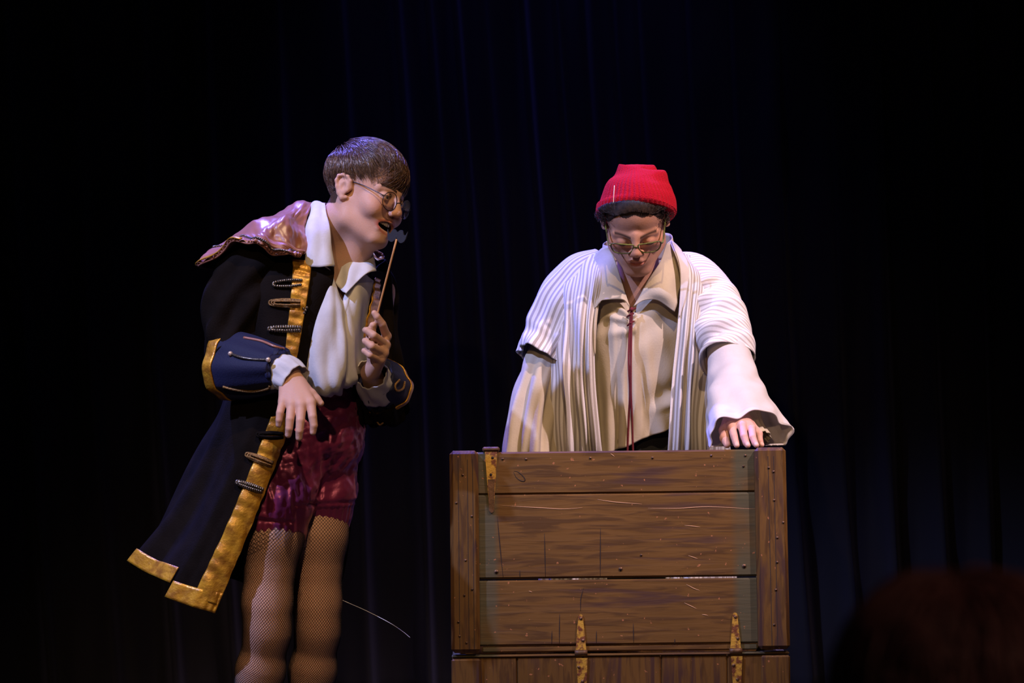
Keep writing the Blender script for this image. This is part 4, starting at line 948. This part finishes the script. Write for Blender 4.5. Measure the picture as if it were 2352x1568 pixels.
cloth('collar', flap([[(1400, 566, .52), (1412, 595, .503), (1425, 640, .492), (1448, 704, .487)], [(1378, 572, .545), (1392, 612, .502), (1405, 655, .480), (1430, 688, .478)], [(1360, 600, .565), (1366, 640, .515), (1371, 680, .480), (1388, 690, .474)], [(1352, 640, .575), (1358, 670, .525), (1364, 708, .480), (1376, 697, .474)]], 30, 34, lambda u, v: .003*np.sin(u*8+v*4)), M_LINEN, rshirt, .002)
cloth('collar', flap([[(1455, 704, .487), (1482, 655, .488), (1512, 610, .497), (1532, 560, .53)], [(1478, 690, .478), (1502, 660, .474), (1528, 620, .490), (1550, 560, .55)], [(1512, 690, .472), (1530, 670, .466), (1548, 632, .495), (1562, 590, .565)], [(1549, 716, .476), (1556, 690, .478), (1562, 660, .505), (1570, 620, .570)]], 30, 34, lambda u, v: .003*np.sin(u*8+v*4)), M_LINEN, rshirt, .002)
cloth('collar_band', flap([[(1400, 566, .52), (1385, 560, .60), (1410, 548, .68), (1470, 540, .71), (1530, 535, .67), (1545, 545, .60), (1532, 560, .53)], [(1396, 605, .53), (1378, 600, .61), (1405, 600, .70), (1470, 600, .73), (1538, 595, .70), (1556, 595, .61), (1540, 600, .54)]], 10, 40), M_LINEN, rshirt, .002)
# wide shirt sleeves
g1 = tube([P(1262, 800, .62), P(1246, 850, .60), P(1228, 930, .58), P(1216, 1040, .56), P(1212, 1110, .55)], [.060, .066, .072, .078, .080], [.052, .056, .062, .068, .070], 60, 90, (0, -1, 0), lambda t, s: (.009*np.sin(6*t+2*s+1)+.006*np.sin(11*t-3*s))*np.clip(s*1.6, 0, 1)+.002*np.sin(20*s+3*t))
cloth('sleeve', g1, M_LINEN, rshirt, .002, True)
def bell(t, s): return .004*np.sin(7*s+4*np.cos(t)+1)*np.sin(np.pi*s)*np.cos(t-.5)+.0018*np.sin(30*s-8*np.cos(t-.6))*np.sin(np.pi*s)**2+.003*np.sin(6*t+3*s)*s+(.007*np.sin(5*t+3)+.005*np.sin(9*t+1))*np.clip(s*2-1, 0, 1)+.002*np.sin(14*s+2*t)*np.sin(np.pi*s)+.0015*np.sin(23*s-3*t)*np.sin(np.pi*s)
g2 = tube([P(1668, 770, .47), P(1680, 850, .40), P(1690, 900, .33), P(1700, 945, .25), P(1716, 986, .195), P(1722, 1002, .165)], [.052, .060, .066, .070, .074, .074], [.056, .064, .076, .094, .108, .112], 70, 110, (0, 0, 1), bell)
sw = np.clip((np.linspace(0, 1, 70)-.60)/.4, 0, 1)[:, None]; g2[..., 1] += sw*.45*(g2[..., 0]-g2[-1, :, 0].mean())
low = g2[..., 2] < LT_Z+.004; g2[..., 2] = np.where(low & (g2[..., 1] < .26), LT_Z+.004+.1*0, g2[..., 2])
cloth('sleeve', g2, M_LINEN_LIT, rshirt, .0025, True)
# the gathered inner wristband seen inside the wide sleeve
gi = tube([P(1712, 955, .245), P(1726, 985, .215), P(1738, 1010, .19)], [.036, .030, .034], [.044, .036, .040], 24, 70, (0, 0, 1), lambda t, s: .0018*np.sin(13*t+np.sin(3*t))*(.4+s))
gi[..., 2] = np.maximum(gi[..., 2], LT_Z+.003); cloth('wristband', gi, M_LINEN, rshirt, .002, True)
# lacing
M_CORD = mat('dark_red_cord', (.13, .008, .014), .7, bump=.5, bscale=700)
mb = MB(); cy = .472
mb.add(*wire([P(1450, 706, cy), P(1446, 760, .472), P(1444, 830, .460), P(1447, 900, .470), P(1444, 960, .484), P(1441, 1040, .490)], .0030, 60, 6)); mb.add(*wire([P(1452, 706, cy), P(1450, 770, .470), P(1449, 840, .460), P(1449, 900, .468), P(1452, 970, .484), P(1454, 1045, .490)], .0030, 60, 6))
for k, (a, b_) in enumerate((((1440, 728), (1455, 720)), ((1441, 748), (1456, 738)), ((1442, 715), (1460, 708)))): mb.add(*wire([P(*a, .482), P((a[0]+b_[0])/2, (a[1]+b_[1])/2-2, .470), P(*b_, .482)], .0026, 12, 6))
mb.add(*ball(P(1451, 710, .468), (.006, .005, .006), 8, 10)); mb.build('lacing_cord', M_CORD, rshirt)
# ---- striped robe
STR = dict(rough=.85, spec=.15, bump=.12, bscale=230)
M_STRIPE = mat('striped_cotton', (.66, .63, .62), stripes=(.0150, (.32, .285, .255), .40), **STR)
M_STRIPE_LIT = mat('lit_striped_cotton', (.74, .70, .69), stripes=(.0135, (.44, .40, .39), .32), **STR)  # stripes paled by strong light on this sleeve, painted into the colour
RB = [
    [(1400, 572, .53), (1378, 576, .56), (1345, 590, .60), (1300, 625, .64), (1300, 650, .72), (1385, 600, .79), (1470, 575, .80), (1560, 590, .78), (1650, 640, .70), (1632, 612, .63), (1598, 592, .595), (1565, 575, .57), (1540, 553, .54)],
    [(1384, 640, .495), (1366, 642, .490), (1332, 645, .505), (1290, 660, .56), (1282, 680, .68), (1360, 660, .80), (1470, 650, .83), (1580, 660, .80), (1660, 690, .68), (1650, 665, .57), (1618, 645, .515), (1588, 635, .49), (1562, 625, .487)],
    [(1368, 740, .475), (1352, 742, .462), (1322, 745, .470), (1285, 750, .52), (1265, 760, .64), (1345, 760, .80), (1470, 760, .84), (1590, 760, .80), (1660, 770, .66), (1650, 765, .55), (1610, 755, .48), (1578, 750, .462), (1557, 745, .466)],
    [(1366, 860, .475), (1350, 862, .462), (1320, 865, .468), (1285, 868, .51), (1258, 870, .62), (1335, 870, .80), (1470, 870, .84), (1600, 870, .80), (1650, 870, .66), (1640, 870, .54), (1602, 868, .475), (1568, 865, .462), (1545, 862, .468)],
    [(1378, 1000, .485), (1360, 1000, .470), (1328, 1000, .475), (1290, 1000, .515), (1255, 1000, .62), (1325, 1000, .82), (1470, 1000, .87), (1610, 1000, .83), (1660, 1000, .68), (1635, 1000, .55), (1595, 1000, .485), (1560, 1000, .47), (1536, 1000, .478)],
    [(1392, 1150, .53), (1370, 1150, .52), (1335, 1150, .525), (1290, 1150, .55), (1250, 1150, .65), (1315, 1150, .86), (1470, 1150, .91), (1620, 1150, .87), (1675, 1150, .72), (1640, 1150, .60), (1595, 1150, .535), (1555, 1150, .52), (1530, 1150, .525)],
    [(1395, 1560, .54), (1372, 1560, .53), (1335, 1560, .54), (1285, 1560, .58), (1240, 1560, .68), (1305, 1560, .90), (1470, 1560, .95), (1630, 1560, .91), (1690, 1560, .75), (1645, 1560, .62), (1600, 1560, .55), (1555, 1560, .53), (1528, 1560, .53)]]
def fold_robe(u, v):
    e = np.minimum(u, 1-u)
    return (.010*np.sin(u*95+1.5*v)+.006*np.sin(u*150+4*v))*np.clip(v*3-.45, 0, 1)*np.clip(e*14, .15, 1)+.003*np.sin(v*26+u*40)*np.clip(e*10, 0, 1)
RBV = flap(RB, 140, 260, fold_robe)
robe = cloth('robe', RBV, M_STRIPE, right, .0025)
# cape sleeves of the robe
z1 = tube([P(1390, 600, .64), P(1345, 640, .63), P(1300, 705, .62), P(1268, 775, .61), P(1240, 826, .59)], [.048, .082, .095, .094, .090], [.045, .076, .086, .080, .070], 80, 120, (0, -1, 0), lambda t, s: .008*np.sin(4*t+5*s)*s+.006*np.sin(9*t-4*s)*s+.003*np.sin(26*s+2*t)*s)
cloth('sleeve', z1, M_STRIPE, robe, .0025, True)
z2 = tube([P(1545, 610, .63), P(1590, 640, .61), P(1634, 700, .57), P(1660, 765, .50), P(1674, 828, .435)], [.044, .078, .092, .086, .078], [.042, .072, .084, .078, .070], 110, 120, (0, -1, 0), lambda t, s: (.009*np.sin(30*s+2.2*np.sin(t+.6)+1)+.006*np.sin(48*s-2*np.sin(t)))*np.clip(s*2-.3, 0, 1)*(.5+.5*np.cos(t-.9))+.004*np.sin(3*t+6*s))
gz = grid_uv(z2, True); cloth('sleeve', z2, M_STRIPE_LIT, robe, .0025, True, uv=np.stack([gz[..., 1]*1.0+.035*np.cos(np.linspace(0, 2*np.pi, 120, endpoint=False)-1.2)[None], gz[..., 0]], -1))
# plain neck facing of the robe
def facing(rows, col, m, far):
    N_ = gnorm(RBV); w = np.sqrt(np.clip(1-np.linspace(0, 1, rows)**2, .02, 1)); V = np.zeros((rows, 12, 3))
    for i in range(rows):
        x = np.linspace(0, col*w[i], 12); a = np.floor(x).astype(int); t = (x-a)[:, None]; S_ = RBV[i]+N_[i]*.004
        if far: S_ = S_[::-1]
        V[i] = S_[a]*(1-t)+S_[a+1]*t
    cloth('facing', V[:, ::-1] if far else V, m, robe, .002)
facing(62, 9, M_LINEN, False); facing(44, 20, M_LINEN_LIT, True)
# ---- red knitted cap
M_KNIT = mat('red_knit_wool', (.36, .003, .014), .9, spec=.1, sheen=.15, sheen_col=(1, .25, .3), bump=.8, bscale=330)
def knit(t, s):
    return .0030*np.abs(np.sin(24*t+.4*np.sin(3*s)))*np.clip(1.25-s, 0, 1)+.003*np.sin(3*t+4*s)+.004*np.sin(5*t+1)*s+.012*np.exp(-((s-.66)/.10)**2)*np.exp(-((np.cos(t-1.35)-1)/.25)**2)
capc = [P(1463, 497, .450), P(1463, 493, .450), P(1463, 484, .450), P(1464, 468, .450), P(1463, 448, .450), P(1462, 428, .450), P(1462, 408, .450), P(1461, 392, .450), P(1462, 384, .450), P(1462, 380, .450), P(1462, 378, .450)]
# ring planes tip backwards: the cap sits on the back of the head
K = tube(capc, [.094, .104, .109, .106, .100, .092, .078, .060, .049, .037, .014], [.094, .103, .106, .103, .095, .086, .070, .054, .046, .034, .012], 90, 480, (0, -1, 0), knit)
kc = np.array(P(1463, 486, .45)); tilt = .26; q = K-kc; ca, sa = math.cos(tilt), math.sin(tilt); fall = np.clip(1-(q[..., 2]/.10), 0, 1)
K[..., 2] = K[..., 2]-q[..., 1]*math.tan(tilt)*fall
cap = obj('knitted_cap', *capped(K), M_KNIT, right)
obj('loose_thread', *wire([P(1411, 426, .365), P(1410, 445, .352), P(1409, 466, .352)], .0009, 12, 5), mat('pale_straw_thread', (.75, .62, .45), .7), cap)
# ---- glasses
M_GREEN = mat('olive_acetate_frame', (.14, .15, .025), .3, var=(.03, .03, .01), vscale=60)
rect = [(-.026, .008), (-.013, .0105), (.006, .0115), (.022, .011), (.027, .006), (.026, -.004), (.019, -.0135), (.004, -.0155), (-.014, -.0145), (-.024, -.006)]
glasses('glasses', RR, RT, RS, rect, M_GREEN, M_LENS, right, .0017, hx=.032, yl=-.104, zc=-.013, ear=(.0775, .012, .004), bridge_z=.002)
# ---- hair drawn back under the cap
M_HAIRR = mat('dark_brown_hair', (.010, .006, .0045), .42, spec=.22, var=(.032, .018, .012), vscale=120)
def rflow(C, q):
    return nrm(np.stack([q[:, 0]*1.3, .75+0*q[:, 1], .9-.9*np.abs(q[:, 0])], 1))
d = sphere_dirs(90000, 21); x, y, z = d.T
ok = (y < .45) & (z > .30-.50*np.clip(np.abs(x)-.30, 0, 1)+.04*np.cos(x*8)-.55*np.clip(y+.45, 0, 1)) & (z < .98) & (z > -.25)
def under_cap(d, e):
    w = (np.array([0, .020, .040])+d*np.array(e))*RS @ RR.T+RT; return w[:, 2] < kc[2]-.008-(w[:, 1]-kc[1])*math.tan(tilt)
d = d[ok]; d = d[under_cap(d, (.078, .091, .0735))][:7000]; rs = np.random.RandomState(3)
V, F = hair_strands(RR, RT, RS, d, rflow, .026+.012*rs.rand(len(d)), .004+.014*np.abs(d[:, 0]), 5, (0, .020, .040), (.078, .091, .0735), 9, .0007)
mb = MB().add(V, F)
d = nrm(np.stack([np.sign(rs.rand(1800)-.5)*(.75+.25*rs.rand(1800)), rs.normal(size=1800)*.28-.05, -.32+.65*rs.rand(1800)], 1))
d = d[under_cap(d, (.078, .092, .075))]; n_ = len(d)
V, F = hair_strands(RR, RT, RS, d, lambda C, q: rs.normal(size=q.shape)+np.array([0, .3, .2]), .022+.02*rs.rand(n_), np.full(n_, .018), 8, (0, .020, .036), (.080, .092, .075), 9, .0005, curl=.004)
mb.add(V, F)
hv = np.concatenate(mb.v); ab = np.clip((hv[:, 2]-(kc[2]-(hv[:, 1]-kc[1])*math.tan(tilt)-.002))/.012, 0, 1)[:, None]; hv = hv+(np.array([kc[0], kc[1], 0])*[1, 1, 0]+hv*[0, 0, 1]-hv)*.20*ab; mb.v = [hv]; mb.u = [np.concatenate(mb.u)]; mb.build('hair', M_HAIRR, right)
# ------------------------------------------------------------------ someone in the audience, out of focus close to the camera
AX = P(2195, 1300, -5.0); 
aud = empty('person', (AX[0], -4.95, -.30), 'dark out-of-focus head of an audience member in the lower corner', 'person')
AR = frame((0, 1, -.02), (-1, 0, 0)); AT = np.array([AX[0], -5.0, CAMZ-.302]); SA = Sculpt()
sculpt_head(SA, AR, AT, 1.0, False); ah = lambda p: AR @ np.array(p)+AT
SA.cone(ah((0, .03, -.04)), ah((0, .06, -.20)), .055, .062, .03); bs = ah((0, .06, -.20))
for sx in (-1, 1):
    sh = bs+np.array([sx*.17, 0, -.04]); el = sh+np.array([sx*.05, .03, -.28]); wr = el+np.array([-sx*.05, .24, .0])
    SA.cone(bs, sh, .06, .055, .05); SA.cone(sh, el, .052, .042, .02); SA.cone(el, wr, .040, .028, .02); SA.ell(wr+np.array([-sx*.01, .07, 0]), (.04, .08, .02), .02)
    hp = np.array([bs[0]+sx*.09, bs[1]-.02, .21]); k = hp+np.array([sx*.03, .42, .01]); an = np.array([k[0], k[1]+.02, -.22]); SA.chain([hp, k, an], [.09, .062, .04], .03); SA.cone(an+np.array([0, -.02, -.04]), an+np.array([0, .14, -.045]), .035, .028, .02)
SA.ell(bs+np.array([0, 0, -.20]), (.17, .11, .22), .05); SA.ell(bs+np.array([0, 0, -.42]), (.16, .115, .16), .05)
V, F = SA.mesh((AX[0]-.33, -5.3, -.31), (AX[0]+.33, -4.2, 1.05), .008); p = (V-AT) @ AR
c = np.where(((p[:, 2] > .06) | ((p[:, 1] > .02) & (p[:, 2] > -.09)))[:, None] & (np.linalg.norm(p, axis=1) < .2)[:, None], np.array([.03, .012, .01]), np.where((p[:, 2] < -.14)[:, None], np.array([.02, .018, .02]), np.array([.3, .18, .12])))
obj('body', V, F, M_SKIN, aud, col=c)
M_HAIRA = mat('reddish_brown_hair', (.085, .030, .022), .5, spec=.4)
d = sphere_dirs(9000, 33); x, y, z = d.T; d = d[((z > .35) | (y > .1)) & (z > -.75)][:5000]; rs = np.random.RandomState(4)
V, F = hair_strands(AR, AT, 1.0, d, lambda C, q: nrm(np.stack([q[:, 0], q[:, 1]*.6+.1, -.6+0*q[:, 2]], 1)), .06+.05*rs.rand(len(d)), np.full(len(d), .014), 6, (0, .020, .040), (.080, .100, .086), 8, .0013)
obj('hair', V, F, M_HAIRA, aud)
# the seat under that person
M_SEAT = mat('dark_red_seat_cloth', (.05, .010, .012), .9); M_IRON = mat('black_seat_iron', (.01, .01, .01), .5)
seat = empty('theatre_seat', (AX[0], -4.95, -.30), 'dark theatre seat under the audience member', 'seat')
x0 = AX[0]; yb = bs[1]
obj('cushion', *box((x0-.24, yb-.12, .02), (x0+.24, yb+.36, .095), .03), M_SEAT, seat); obj('backrest', *box((x0-.24, yb-.24, .06), (x0+.24, yb-.165, .56), .03), M_SEAT, seat)
for sx in (-1, 1): obj('armrest', *box((x0+sx*.33-.03, yb-.2, .28), (x0+sx*.33+.03, yb+.22, .32), .01), M_IRON, seat); obj('leg', *box((x0+sx*.33-.02, yb-.16, -.30), (x0+sx*.33+.02, yb+.10, .279), .006), M_IRON, seat)
